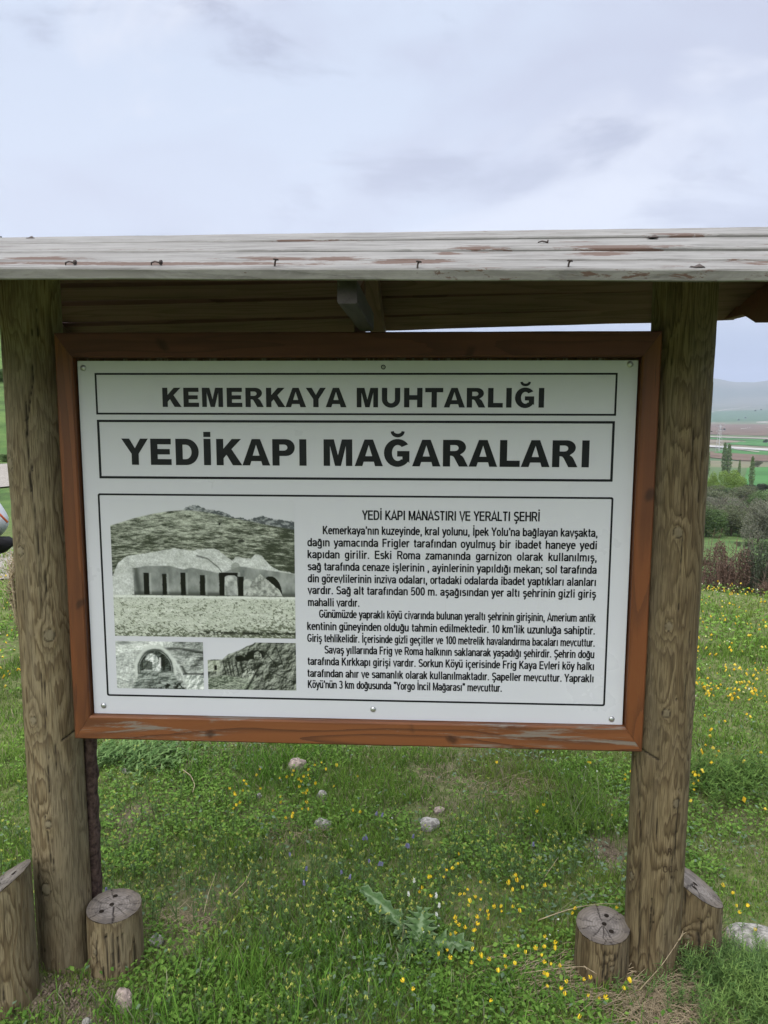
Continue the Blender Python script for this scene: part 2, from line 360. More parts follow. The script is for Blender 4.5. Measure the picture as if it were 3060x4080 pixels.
# path on the left, and the fields and roads of the valley, each draped where it lies
def drape(name, top, bot, mat, lift, n=24, rows=3):
    tu = np.array(top, float); bu = np.array(bot, float); D = []
    for j in range(rows + 1):
        for i in range(n + 1):
            s = i / n; ut = np.interp(s, np.linspace(0, 1, len(tu)), tu[:, 0]); vt = np.interp(s, np.linspace(0, 1, len(tu)), tu[:, 1])
            ub = np.interp(s, np.linspace(0, 1, len(bu)), bu[:, 0]); vb = np.interp(s, np.linspace(0, 1, len(bu)), bu[:, 1])
            q = j / rows; D.append(ray(ut * (1 - q) + ub * q, vt * (1 - q) + vb * q))
    P, ok = onground_many(np.array(D)); P[~ok] = CAM + np.array(D)[~ok] * 5000; V = P.copy(); V[:, 2] = ground(P[:, 0], P[:, 1]) + lift
    Fs = [[j * (n + 1) + i, (j + 1) * (n + 1) + i, (j + 1) * (n + 1) + i + 1, j * (n + 1) + i + 1] for j in range(rows) for i in range(n)]
    return link(name, mesh_np(name, V, Fs, [mat]), kind='structure')
M_F = {n: mat_plain('field_' + n, c, .95, .1, .18, .02) for n, c in dict(green=(.055, .15, .045), deep=(.05, .105, .045), tan=(.20, .17, .13), pale=(.25, .235, .20), brown=(.125, .090, .068), road=(.34, .335, .32), olive=(.10, .135, .065)).items()}
drape('path', [(-150, 1183), (60, 1179), (190, 1172)], [(-150, 1262), (60, 1250), (190, 1240)], M_GRAVEL, .012, 40, 8)
drape('path', [(-150, 1012), (30, 1003), (120, 1000)], [(-150, 1072), (30, 1052), (120, 1040)], M_GRAVEL, .03, 20, 6)
for nm, t, b, m in [
    ('field', [(1480, 889), (1800, 882)], [(1480, 911), (1800, 908)], 'deep'),
    ('field', [(1480, 911.5), (1566, 914)], [(1480, 913.5), (1566, 915.5)], 'tan'),
    ('field', [(1634, 911), (1800, 905)], [(1634, 913.5), (1800, 916)], 'pale'),
    ('field', [(1480, 917), (1640, 917), (1800, 919)], [(1480, 938), (1640, 941), (1800, 946)], 'brown'),
    ('field', [(1600, 925), (1625, 922), (1800, 923)], [(1600, 927), (1625, 925), (1800, 928)], 'pale'),
    ('field', [(1480, 938.5), (1800, 946.5)], [(1480, 941), (1800, 950)], 'olive'),
    ('road', [(1480, 941.4), (1800, 951)], [(1480, 943.6), (1800, 954.2)], 'pale'),
    ('field', [(1480, 944.2), (1800, 955)], [(1480, 947.5), (1800, 958)], 'green'),
    ('field', [(1480, 948), (1611, 954)], [(1480, 958), (1611, 956)], 'tan'),
    ('field', [(1612, 952.5), (1800, 957)], [(1560, 960), (1800, 972)], 'green'),
    ('road', [(1480, 960), (1660, 971), (1800, 980)], [(1480, 963.4), (1660, 975.5), (1800, 985)], 'road'),
    ('field', [(1575, 969), (1800, 987)], [(1540, 979), (1800, 991)], 'green'),
    ('road', [(1585, 970.4), (1640, 977)], [(1585, 972), (1640, 979)], 'pale'),
    ('field', [(1480, 972), (1600, 981), (1800, 992)], [(1480, 984), (1600, 996), (1800, 1002)], 'brown'),
    ('field', [(1614, 1012), (1800, 1005)], [(1606, 1050), (1800, 1062)], 'green'),
    ('road', [(1480, 898), (1535, 889.6), (1573, 883.4), (1594, 882), (1621, 877)], [(1480, 900), (1535, 891.4), (1573, 884.8), (1594, 883), (1621, 877.6)], 'pale')]:
    drape(nm, t, b, M_F[m], 0.5 if nm == 'field' else 0.9, 30, 4)

# haze
hb = MB(); hb.box((-12600, -12600, -75), (12600, 12600, 640))
hk = bpy.data.materials.new('haze_air'); hk.use_nodes = True; ht = hk.node_tree; ht.nodes.clear()
pv = ht.nodes.new('ShaderNodeVolumePrincipled'); ho = ht.nodes.new('ShaderNodeOutputMaterial'); ht.links.new(pv.outputs[0], ho.inputs['Volume'])
pv.inputs['Color'].default_value = (.72, .81, 1.0, 1); pv.inputs['Density'].default_value = 1.0e-4; pv.inputs['Anisotropy'].default_value = 0.0
link('haze', hb.mesh('haze', [hk], False), kind='stuff')

# ------------------------------------------------------------------ timber builders
def log_mesh(name, r, z0, z1, seed, knots=(), cracks=(), mat=None, top=None, taper=0.0, step=.0038, nth=132, chips=()):
    """standing log about local origin; top(x,y)->z of the cut"""
    nz = int((z1 - z0) / step) + 1; th = np.linspace(0, 2 * np.pi, nth, endpoint=False); q = np.linspace(0, 1, nz)
    T, Q = np.meshgrid(th, q); zz = z0 + (z1 - z0) * Q
    r0 = r * (1 + taper * (.5 - Q)) * (1 + .035 * (fbm(np.cos(T) * 1.1 + 9, np.sin(T) * 1.1 + seed, zz * 1.7, seed, 3) - .5) * 2)
    x = np.cos(T); y = np.sin(T); s = (T + np.pi / 2 + np.pi) % (2 * np.pi) - np.pi          # arc angle from the side that faces -Y
    if top is not None:
        zt = top(x * r0, y * r0); zz = z0 + (zt - z0) * Q
    ring = 8.5 * fbm(x * r * 12 + 3.3 * seed, y * r * 12, zz * 3.6, seed + 5, 3, .42) + 1.6 * fbm(x * r * 50, y * r * 50, zz * 11, seed + 6, 2) + .55 * np.abs(fbm(s * 14, zz * 2.0, 0, seed + 9, 2) - .5) * 2
    knot = np.zeros_like(ring); crack = np.zeros_like(ring); disp = np.zeros_like(ring)
    for kx, kz, ks in knots:
        a0 = math.asin(max(-.97, min(.97, kx / r))); ds = (s - a0) * r; dz = zz - kz
        d2 = (ds / (ks * 1.25)) ** 2 + (dz / (ks * 2.0)) ** 2; ring += 2.9 * np.exp(-np.sqrt(d2 + .05) * (.95 + .7 * fbm(s * 9, zz * 22, 0, seed + 21, 2)))
        dd = np.sqrt((ds / (ks * .42)) ** 2 + (dz / (ks * .55)) ** 2); knot = np.maximum(knot, 1 - sstep(.85, 1.05, dd))
        crack = np.maximum(crack, .8 * np.exp(-((dd - 1.05) / .13) ** 2) * (fbm(s * 30, zz * 30, 0, seed, 2) > .42)); disp += .004 * np.exp(-d2 * 1.2)
    rc_ = np.random.default_rng(seed + 77); cracks = list(cracks) + [([(a_, z_), (a_ + rc_.normal(0, .002), z_ - l_)], w_) for a_, z_, l_, w_ in zip(rc_.uniform(-.9, .9, 26) * r, rc_.uniform(z0 + .1, z1, 26), rc_.uniform(.05, .3, 26), rc_.uniform(.0005, .0011, 26))]
    for pts, wd in cracks:
        pz = np.array([p[1] for p in pts]); px = np.array([p[0] for p in pts]); o_ = np.argsort(pz)
        cx_ = np.interp(zz, pz[o_], px[o_]); a = np.arcsin(np.clip(cx_ / r, -.99, .99)) + .02 * (fbm(zz * 30, 0, 0, seed + 3, 3) - .5) * 2
        inside = (zz > pz.min()) & (zz < pz.max()); taperw = wd * np.clip(np.minimum(zz - pz.min(), pz.max() - zz) / .05, .25, 1)
        crack = np.maximum(crack, inside * np.exp(-((s - a) * r / taperw) ** 2)); 
    for (xa, za), (xb, zb) in chips:                                                         # saw kerfs across the log
        cx_ = s * r; t = (np.sin(s) * r - xa) / (xb - xa); zl = za + (zb - za) * t
        crack = np.maximum(crack, ((t > 0) & (t < 1) & (np.cos(s) > 0)) * np.exp(-((zz - zl) / .0028) ** 2))
    fr = ring % 1.0; disp += -.0045 * crack + .0009 * (fr < .6)
    rad = r0 + disp; V = np.stack([x * rad, y * rad, zz], -1).reshape(-1, 3)
    idx = np.arange(nz * nth).reshape(nz, nth); nx = np.roll(idx, -1, 1)
    F = np.stack([idx[:-1], nx[:-1], nx[1:], idx[1:]], -1).reshape(-1, 4)
    return mesh_np(name, V, F, [mat or M_POST], {'ring': ring, 'knot': knot, 'crack': crack})
def beam_mesh(name, L, W, H, mat, step=.02, bev=.0025, wob=.0012, mitre=(0, 0), mask=None, seed=0, knots=(), nw=6):
    """board along local X from 0..L, Y -W/2..W/2, Z -H/2..H/2; mitre = shift of the ends per unit of Z"""
    def edge(a, b, n): return [tuple(np.array(a) + (np.array(b) - np.array(a)) * i / n) for i in range(n)]
    w, h, c = W / 2, H / 2, bev; P = []
    P += edge((-w + c, -h), (w - c, -h), nw) + [(w - c, -h)] + edge((w, -h + c), (w, h - c), 3) + [(w, h - c)]
    P += edge((w - c, h), (-w + c, h), nw) + [(-w + c, h)] + edge((-w, h - c), (-w, -h + c), 3) + [(-w, -h + c)]
    P = np.array(P); n = len(P); nL = max(2, int(L / step)); V = []
    for i in range(nL + 1):
        xs = L * i / nL; x = xs + (mitre[0] * (1 - i / nL) + mitre[1] * i / nL) * P[:, 1]
        V.append(np.stack([x, P[:, 0], P[:, 1]], -1))
    V = np.array(V); wv = (fbm(V[..., 0] * 7 + seed, V[..., 1] * 3 + V[..., 2] * 9, seed * 3.3, seed, 3) - .5) * 2 * wob
    sgn = np.sign(V[..., 1:]); V[..., 1:] += sgn * wv[..., None]; V = V.reshape(-1, 3)
    idx = np.arange((nL + 1) * n).reshape(nL + 1, n); nx = np.roll(idx, -1, 1)
    F = np.stack([idx[:-1], idx[1:], nx[1:], nx[:-1]], -1).reshape(-1, 4).tolist()
    F.append(list(range(n))); F.append([nL * n + i for i in range(n)][::-1])
    kn = np.zeros(len(V))
    for kx, ky, ks in knots: kn = np.maximum(kn, np.exp(-(((V[:, 0] - kx) / ks) ** 2 + ((V[:, 1] + V[:, 2] * 0 - ky) / (ks * .7)) ** 2)))
    at = {'knot': kn}
    if mask is not None: at['mask'] = mask
    me = mesh_np(name, V, F, [mat], at, smooth=False); return me, V
def place(p0, p1, up):
    """matrix: local X from p0 to p1, local Z close to up"""
    X = (Vector(p1) - Vector(p0)).normalized(); Y = Vector(up).cross(X).normalized(); Z = X.cross(Y)
    m = Matrix((X, Y, Z)).transposed().to_4x4(); m.translation = Vector(p0); return m

# ------------------------------------------------------------------ the information board
board = empty('information_board', (0, 0, 0), 'roofed wooden board on two log posts holding a white printed sign in a red-brown frame', 'information board')
PL, PR = (-.897, .05), (.877, .05)
kn = lambda L, c, sizes: [(x - c, z, s) for (x, z), s in zip(L, sizes)]
me = log_mesh('post', .0795, -.12, 2.065, 3,
    kn([(-.945, 1.509), (-.924, 1.267), (-.86, 1.026), (-.916, .776), (-.89, .462), (-.908, .257)], PL[0], [.030, .024, .032, .022, .022, .034]),
    [([(x - PL[0], z) for x, z in [(-.867, 1.809), (-.863, 1.75), (-.889, 1.592), (-.884, 1.49), (-.877, 1.348), (-.873, 1.244), (-.874, 1.075)]], .0016),
     ([(.012, .95), (.015, .55)], .001), ([(-.035, .42), (-.03, .05)], .001), ([(.0, .5), (.01, .3)], .0009)], M_POST, taper=.02, chips=[((.051, .709), (.079, .727))])
link('post', me, board, Matrix.Translation((PL[0], PL[1], 0)))
me = log_mesh('post', .080, -.12, 2.065, 12,
    kn([(.865, 1.339), (.936, 1.808), (.806, 1.801), (.855, 1.082), (.86, .838), (.901, .577), (.803, .328), (.940, .855)], PR[0], [.026, .020, .014, .022, .022, .026, .022, .02]),
    [([(x - PR[0], z) for x, z in [(.797, .701), (.814, .462), (.825, .02)]], .0017), ([(-.007, 1.559), (-.004, 1.438), (-.008, 1.384)], .0015),
     ([(-.028, .702), (-.027, .60)], .0013), ([(.03, .62), (.028, .2)], .001), ([(.012, 1.75), (.016, 1.48)], .0012), ([(.045, 1.6), (.04, 1.40)], .0016), ([(-.03, .25), (-.028, .0)], .001)],
    M_POST2, taper=-.03, chips=[((-.078, .719), (-.028, .700))])
link('post', me, board, Matrix.Translation((PR[0], PR[1], 0)))
# split rotten slab standing behind the left post
sm = MB()
pr = [(-.845, .10), (-.826, .088), (-.812, .092), (-.806, .11), (-.810, .13), (-.83, .145), (-.85, .135)]
zs = np.linspace(-.05, .74, 60); V = []
for z in zs:
    for j, (a, b) in enumerate(pr):
        nn = float(fbm(a * 60, b * 60, z * 22, 4, 3)) - .5; V.append((a + .010 * (z / .74) + nn * .010, b - .01 + nn * .012, z))
n_ = len(pr); sm.add(V, [[i*n_+j, i*n_+(j+1)%n_, (i+1)*n_+(j+1)%n_, (i+1)*n_+j] for i in range(len(zs)-1) for j in range(n_)] + [[(len(zs)-1)*n_+j for j in range(n_)]])
M_ROT = mat_plain('rotten_red_brown_wood', (.075, .050, .042), .95, .1, .5, 60, .8)
link('split_slab', sm.mesh('split_slab', [M_ROT]), board, label='rotten dark red-brown split slab')

# frame: four mitred rails
FZ0, FZ1, FX = .7195, 1.8615, .803; ws_, wt_, wb_ = .048, .0655, .0695; fd = .046; fy = .003
def rail(p0, p1, up, L, W, We, sd, mat, knots=()):
    me, _ = beam_mesh('frame_rail', L, fd, W, mat, .012, .004, .0008, (0, 0), seed=sd, nw=4)
    kk = me.attributes['knot'].data; co = np.empty(len(me.vertices) * 3, np.float32); me.vertices.foreach_get('co', co); co = co.reshape(-1, 3)
    a = np.zeros(len(co))
    for kx, kz, ks in knots: a = np.maximum(a, np.exp(-(((co[:, 0] - kx) / ks) ** 2 + ((co[:, 2] - kz) / (ks * .8)) ** 2)))
    kk.foreach_set('value', a.astype(np.float32))
    t = np.clip((W / 2 - co[:, 2]) / W, 0, 1); f0 = co[:, 0] / L          # outer edge at +Z runs full length, inner edge is cut back
    co[:, 0] = co[:, 0] + (We[0] * t * (1 - f0) - We[1] * t * f0); co[:, 0] += np.where(f0 < .5, .0004, -.0004)
    me.vertices.foreach_set('co', co.ravel()); me.update()
    return link('frame_rail', me, board, place(p0, p1, up))
rail((-FX, fy, FZ1 - wt_ / 2), (FX, fy, FZ1 - wt_ / 2), (0, 0, 1), 2 * FX, wt_, (ws_, ws_), 1, M_FRAME_TOP_SHADED, [(.28, 0, .020), (1.13, -.02, .018)])      # top
rail((FX, fy, FZ0 + wb_ / 2), (-FX, fy, FZ0 + wb_ / 2), (0, 0, -1), 2 * FX, wb_, (ws_, ws_), 2, M_FRAME, [(.52, .012, .02), (.63, -.02, .016), (1.22, .01, .018), (1.02, 0.0, .012)])      # bottom
rail((-FX + ws_ / 2, fy, FZ0), (-FX + ws_ / 2, fy, FZ1), (-1, 0, 0), FZ1 - FZ0, ws_, (wb_, wt_), 3, M_FRAME_OK, [(.38, -.012, .018)])
rail((FX - ws_ / 2, fy, FZ1), (FX - ws_ / 2, fy, FZ0), (1, 0, 0), FZ1 - FZ0, ws_, (wt_, wb_), 4, M_FRAME_OK, [(.42, .012, .022)])
# tongued backing planks behind the panel
pw = .0915; nP = 17
for i in range(nP):
    x0 = -.777 + i * pw; me, _ = beam_mesh('backing_plank', 1.06, pw - .0004, .016, M_BACK, .2, .002, .0005, seed=i, nw=1)
    link('backing_plank', me, board, place((x0 + pw / 2, .031, .76), (x0 + pw / 2, .031, 1.82), (0, -1, 0)))
# the printed panel
PZ0, PZ1 = .790, 1.788
pb = MB(); pb.box((-.75, 0, PZ0), (.75, .003, PZ1)); panel = link('panel', pb.mesh('panel', [M_PANEL], False), board)
bm = bmesh.new(); bm.from_mesh(panel.data); bmesh.ops.bevel(bm, geom=bm.edges[:], offset=.0008, segments=1); bm.to_mesh(panel.data); bm.free()
def flat_poly(name, loops_list, y, parent, mat, th=.0003):
    """each item = [outer, hole, ...] loops of (x,z)"""
    from mathutils.geometry import tessellate_polygon
    b = MB()
    for loops in loops_list:
        L = [[Vector((x, z, 0)) for x, z in lp] for lp in loops]; tris = tessellate_polygon(L); P = [p for lp in L for p in lp]
        V = [(p.x, y, p.y) for p in P]; Fs = []
        for t in tris:
            a, b_, c = (P[i] for i in t); cr_ = (b_ - a).cross(c - a).z
            if abs(cr_) < 1e-12: continue
            Fs.append(list(t) if cr_ > 0 else list(t)[::-1])
        b.add(V, Fs)
    return link(name, b.mesh(name, [mat], False), parent)
def rrect(x0, z0, x1, z1, r):
    P = []
    for cx_, cz_, a0 in ((x1 - r, z1 - r, 0), (x0 + r, z1 - r, 90), (x0 + r, z0 + r, 180), (x1 - r, z0 + r, 270)):
        for k_ in range(5): a = math.radians(a0 + k_ * 22.5); P.append((cx_ + r * math.cos(a), cz_ + r * math.sin(a)))
    return P
def border(x0, z0, x1, z1, w, r): flat_poly('printed_border', [[rrect(x0, z0, x1, z1, r), rrect(x0 + w, z0 + w, x1 - w, z1 - w, max(.0005, r - w * .6))]], -.0006, panel, M_BLACK)
border(-.7037, 1.6440, .6982, 1.7560, .0052, .0008)
border(-.7032, 1.4690, .6962, 1.6300, .0066, .0015)
border(-.7105, .8430, .7005, 1.4275, .0052, .006)

# heavy headline letters (outlines, cap height 1)
def arc(cx_, cy_, rx, ry, a0, a1, n=12):
    return [(cx_ + rx * math.cos(math.radians(a0 + (a1 - a0) * i / n)), cy_ + ry * math.sin(math.radians(a0 + (a1 - a0) * i / n))) for i in range(n + 1)]
def R4(x0, y0, x1, y1): return [(x0, y0), (x1, y0), (x1, y1), (x0, y1)]
GG = [arc(.575, .5, .525, .525, 38, 322, 24) + [(1.04, .12), (1.04, .575), (.56, .575), (.56, .365), (.765, .365), (.765, .255)] + arc(.585, .5, .225, .30, 308, 48, 16)]
HV = {
 'K': (1.13, [[[(.1,0),(.38,0),(.38,.27),(.5,.40),(.745,0),(1.12,0),(.70,.615),(1.09,1),(.72,1),(.38,.63),(.38,1),(.1,1)]]]),
 'E': (1.0, [[[(.1,0),(.93,0),(.93,.225),(.38,.225),(.38,.40),(.87,.40),(.87,.61),(.38,.61),(.38,.785),(.92,.785),(.92,1),(.1,1)]]]),
 'M': (1.32, [[[(.1,0),(.35,0),(.35,.76),(.545,0),(.775,0),(.97,.76),(.97,0),(1.22,0),(1.22,1),(.815,1),(.66,.40),(.505,1),(.1,1)]]]),
 'R': (1.10, [[[(.1,0),(.38,0),(.38,.405),(.42,.405),(.48,.39),(.53,.34),(.72,0),(1.07,0),(.90,.33),(.84,.40),(.76,.445)] + arc(.64,.725,.345,.275,-52,90,10) + [(.1,1)], [(.38,.585),(.38,.805),(.56,.805)] + arc(.56,.695,.14,.11,90,-90,8)]]),
 'A': (1.08, [[[(-.01,0),(.29,0),(.345,.165),(.735,.165),(.785,0),(1.09,0),(.705,1),(.375,1)], [(.405,.375),(.54,.79),(.672,.375)]]]),
 'Y': (1.05, [[[(.385,0),(.67,0),(.67,.42),(1.06,1),(.745,1),(.527,.635),(.31,1),(-.005,1),(.385,.42)]]]),
 'U': (1.16, [[[(.1,1)] + arc(.58,.41,.48,.43,180,360,16) + [(1.06,1),(.78,1)] + arc(.58,.40,.20,.19,360,180,12) + [(.38,1)]]]),
 'H': (1.16, [[[(.1,0),(.38,0),(.38,.385),(.78,.385),(.78,0),(1.06,0),(1.06,1),(.78,1),(.78,.63),(.38,.63),(.38,1),(.1,1)]]]),
 'T': (1.02, [[[(.37,0),(.65,0),(.65,.775),(.98,.775),(.98,1),(.04,1),(.04,.775),(.37,.775)]]]),
 'L': (.92, [[[(.1,0),(.87,0),(.87,.235),(.38,.235),(.38,1),(.1,1)]]]),
 'I': (.52, [[R4(.12,0,.40,1)]]),
 'İ': (.52, [[R4(.12,0,.40,1)], [R4(.12,1.07,.40,1.265)]]),
 'G': (1.15, [GG]),
 'Ğ': (1.15, [GG, [arc(.58,1.30,.27,.22,180,360,12) + arc(.58,1.32,.15,.10,360,180,10)]]),
 'D': (1.10, [[[(.1,0),(.50,0)] + arc(.52,.5,.50,.5,-90,90,16) + [(.1,1)], [(.38,.225),(.38,.775),(.49,.775)] + arc(.50,.5,.235,.275,90,-90,12)]]),
 'P': (1.04, [[[(.1,0),(.38,0),(.38,.365),(.62,.365)] + arc(.64,.6825,.345,.3175,-90,90,12) + [(.1,1)], [(.38,.57),(.38,.795),(.56,.795)] + arc(.56,.6825,.135,.1125,90,-90,8)]]),
 ' ': (.45, [])}
def heading(txt, x0, x1, zb, cap):
    adv = []; c = 0
    for ch in txt: adv.append(c); c += HV[ch][0]
    lo = adv[0] + (.1 if txt[0] != 'Y' else 0); hi = adv[-1] + .40; sx = (x1 - x0) / (hi - lo)
    polys = [[[(x0 + (a + px - lo) * sx, zb + py * cap) for px, py in lp] for lp in pl] for ch, a in zip(txt, adv) for pl in HV[ch][1]]
    k0 = 0
    for word in txt.split(' '):
        n_ = sum(len(HV[c][1]) for c in word); flat_poly('printed_heading', polys[k0:k0 + n_], -.0006, panel, M_BLACK); k0 += n_
heading('KEMERKAYA MUHTARLIĞI', -.5185, .5085, 1.6650, .0516)
heading('YEDİKAPI MAĞARALARI', -.637, .632, 1.5072, .0718)

# narrow bold body letters, drawn as strokes (cap height 1)
def sarc(cx_, cy_, rx, ry, a0, a1, n=10):
    o = []
    for i in range(n + 1):
        a = math.radians(a0 + (a1 - a0) * i / n); c, s = math.cos(a), math.sin(a)
        o.append((cx_ + rx * math.copysign(abs(c) ** .8, c), cy_ + ry * math.copysign(abs(s) ** .8, s)))
    return o
O_ = [sarc(.26, .37, .185, .295, 0, 360, 20)]
a_ = [sarc(.25, .47, .185, .195, 165, 0, 8) + [(.435, 0)], [(.435, .41), (.26, .385)] + sarc(.22, .215, .145, .14, 100, 290, 8) + [(.33, .11), (.435, .25)]]
c_g = [sarc(.26, .37, .185, .295, 45, 315, 16)]
e_ = [[(.07, .40), (.445, .40)] + sarc(.26, .37, .185, .295, 5, 318, 18)]
g_ = [sarc(.24, .375, .17, .29, 0, 360, 18), [(.425, .74), (.425, .0)] + sarc(.245, -.04, .18, .155, -10, -165, 8)]
i_ = [[(.13, 0), (.13, .74)]]
u_ = [[(.085, .74), (.085, .22)] + sarc(.24, .235, .155, .165, 180, 300, 7) + [(.42, .22)], [(.435, 0), (.435, .74)]]
n_g = [[(.085, 0), (.085, .74)], [(.085, .48)] + sarc(.26, .48, .175, .185, 150, 0, 8) + [(.435, 0)]]
s_ = [sarc(.245, .53, .155, .13, 25, 270, 10)[:-1] + sarc(.245, .235, .165, .165, 90, -155, 10)]
C_ = [sarc(.33, .5, .25, .425, 42, 318, 18)]
G_ = [sarc(.34, .5, .255, .425, 42, 318, 16) + [(.575, .42), (.34, .42)]]
S_ = [sarc(.30, .725, .20, .20, 22, 262, 10) + sarc(.30, .275, .215, .20, 82, -160, 10)]
I_ = [[(.13, 0), (.13, 1)]]
def dots(w, y): return [[(w - .115, y), (w - .115, y + .155)], [(w + .115, y), (w + .115, y + .155)]]
dot1 = lambda x, y: [[(x, y), (x, y + .155)]]
ced = lambda x: [[(x, -.02), (x + .03, -.12), (x - .04, -.23), (x - .11, -.235)]]
brv = lambda x, y: [arc(x, y + .07, .125, .11, 190, 350, 8)]
BG = {'o': (.52, O_), 'ö': (.52, O_ + dots(.26, .86)), 'a': (.53, a_), 'c': (.48, c_g), 'ç': (.48, c_g + ced(.27)), 'e': (.52, e_),
 'g': (.53, g_), 'ğ': (.53, g_ + brv(.25, .86)), 'ı': (.26, i_), 'i': (.26, i_ + dot1(.13, .845)), 'l': (.26, I_),
 'u': (.54, u_), 'ü': (.54, u_ + dots(.26, .86)), 'n': (.53, n_g), 'm': (.82, [[(.085, 0), (.085, .74)], [(.085, .48)] + sarc(.24, .48, .155, .185, 150, 0, 8) + [(.395, 0)], [(.395, .48)] + sarc(.55, .48, .155, .185, 150, 0, 8) + [(.71, 0)]]),
 'r': (.36, [[(.085, 0), (.085, .74)], [(.085, .46), (.13, .60), (.22, .67), (.345, .665)]]), 's': (.48, s_), 'ş': (.48, s_ + ced(.26)),
 't': (.33, [[(.15, .93), (.15, .16), (.20, .085), (.31, .075)], [(.02, .67), (.31, .67)]]), 'v': (.48, [[(.035, .74), (.24, .02), (.445, .74)]]),
 'y': (.48, [[(.035, .74), (.25, .03)], [(.445, .74), (.24, -.05), (.19, -.17), (.13, -.215), (.05, -.21)]]),
 'z': (.45, [[(.04, .675), (.38, .675), (.06, .07), (.41, .07)]]), 'k': (.50, [[(.085, 0), (.085, 1)], [(.42, .74), (.11, .33)], [(.21, .46), (.45, 0)]]),
 'b': (.54, [[(.085, 0), (.085, 1)], sarc(.275, .37, .175, .295, 0, 360, 18)]), 'd': (.54, [[(.45, 0), (.45, 1)], sarc(.255, .37, .175, .295, 0, 360, 18)]),
 'p': (.54, [[(.085, -.26), (.085, .74)], sarc(.275, .37, .175, .295, 0, 360, 18)]), 'h': (.53, [[(.085, 0), (.085, 1)], [(.085, .48)] + sarc(.26, .48, .175, .185, 150, 0, 8) + [(.435, 0)]]),
 'f': (.31, [[(.14, 0), (.14, .80), (.18, .90), (.25, .93), (.33, .925)], [(.02, .67), (.30, .67)]]),
 'Y': (.58, [[(.035, 1), (.29, .44), (.545, 1)], [(.29, .46), (.29, 0)]]), 'E': (.58, [[(.54, .93), (.09, .93)], [(.09, .07), (.56, .07)], [(.09, .52), (.52, .52)], [(.09, 0), (.09, 1)]]),
 'D': (.64, [[(.09, 0), (.09, 1)], [(.09, .07), (.28, .07)] + sarc(.28, .5, .27, .43, -90, 90, 12) + [(.09, .93)]]), 'I': (.26, I_), 'İ': (.26, I_ + dot1(.13, 1.09)),
 'K': (.63, [[(.09, 0), (.09, 1)], [(.52, 1), (.12, .38)], [(.25, .56), (.58, 0)]]), 'A': (.62, [[(.035, 0), (.31, .97), (.585, 0)], [(.12, .27), (.50, .27)]]),
 'P': (.59, [[(.09, 0), (.09, 1)], [(.09, .93), (.32, .93)] + sarc(.32, .69, .19, .24, 90, -90, 8) + [(.09, .45)]]),
 'R': (.63, [[(.09, 0), (.09, 1)], [(.09, .93), (.33, .93)] + sarc(.33, .70, .20, .23, 90, -90, 8) + [(.09, .47)], [(.34, .47), (.57, 0)]]),
 'M': (.75, [[(.09, 0), (.09, 1)], [(.11, .95), (.375, .10), (.64, .95)], [(.66, 0), (.66, 1)]]), 'N': (.64, [[(.09, 0), (.09, 1)], [(.11, .96), (.53, .04)], [(.55, 0), (.55, 1)]]),
 'S': (.59, S_), 'Ş': (.59, S_ + ced(.31)), 'T': (.54, [[(.27, 0), (.27, 1)], [(.02, .93), (.52, .93)]]), 'V': (.58, [[(.035, 1), (.29, .03), (.545, 1)]]),
 'L': (.53, [[(.09, 1), (.09, 0)], [(.09, .07), (.50, .07)]]), 'H': (.64, [[(.09, 0), (.09, 1)], [(.55, 0), (.55, 1)], [(.09, .53), (.55, .53)]]),
 'G': (.67, G_), 'F': (.54, [[(.09, 0), (.09, 1)], [(.09, .93), (.51, .93)], [(.09, .50), (.46, .50)]]), 'C': (.62, C_),
 '0': (.52, [sarc(.26, .5, .175, .43, 0, 360, 20)]), '1': (.42, [[(.27, 0), (.27, 1)], [(.07, .74), (.16, .80), (.25, .95)]]),
 '3': (.52, [sarc(.25, .73, .165, .20, 160, -90, 10), sarc(.25, .29, .185, .225, 90, -160, 10)]),
 '5': (.52, [[(.44, .93), (.13, .93), (.09, .50)] + sarc(.25, .33, .19, .26, 130, -155, 12)]),
 '.': (.24, [[(.12, 0), (.12, .16)]]), ',': (.24, [[(.12, .16), (.12, 0)], [(.15, .02), (.08, -.17)]]), ';': (.26, [[(.13, .58), (.13, .74)], [(.13, .16), (.13, 0)], [(.16, .02), (.09, -.17)]]),
 '’': (.22, [[(.12, 1.0), (.12, .86)], [(.15, .87), (.08, .70)]]), '“': (.38, [[(.11, .72), (.11, .86)], [(.08, .85), (.15, 1.02)], [(.28, .72), (.28, .86)], [(.25, .85), (.32, 1.02)]]),
 '”': (.38, [[(.11, 1.0), (.11, .86)], [(.14, .87), (.07, .70)], [(.28, 1.0), (.28, .86)], [(.31, .87), (.24, .70)]])}
def ribbon(pts, w):
    P = [np.array(p, float) for p in pts]; Q = [P[0]]
    for p in P[1:]:
        if np.linalg.norm(p - Q[-1]) > 1e-4: Q.append(p)
    closed = len(Q) > 3 and np.linalg.norm(Q[0] - Q[-1]) < 1e-3
    if closed: Q = Q[:-1]
    n = len(Q); V = []
    for i in range(n):
        a = Q[i] - Q[i-1] if (i > 0 or closed) else Q[1] - Q[0]; b = Q[(i+1) % n] - Q[i] if (i < n-1 or closed) else Q[-1] - Q[-2]
        a = a / np.linalg.norm(a); b = b / np.linalg.norm(b); na_ = np.array([-a[1], a[0]]); nb = np.array([-b[1], b[0]]); m = na_ + nb
        l = np.linalg.norm(m); m = m / l if l > 1e-6 else na_; k_ = 1 / max(.42, float(m @ na_)); V += [Q[i] + m * w / 2 * k_, Q[i] - m * w / 2 * k_]
    Fs = [[2*i+1, 2*((i+1) % n)+1, 2*((i+1) % n), 2*i] for i in range(n if closed else n-1)]
    return V, Fs
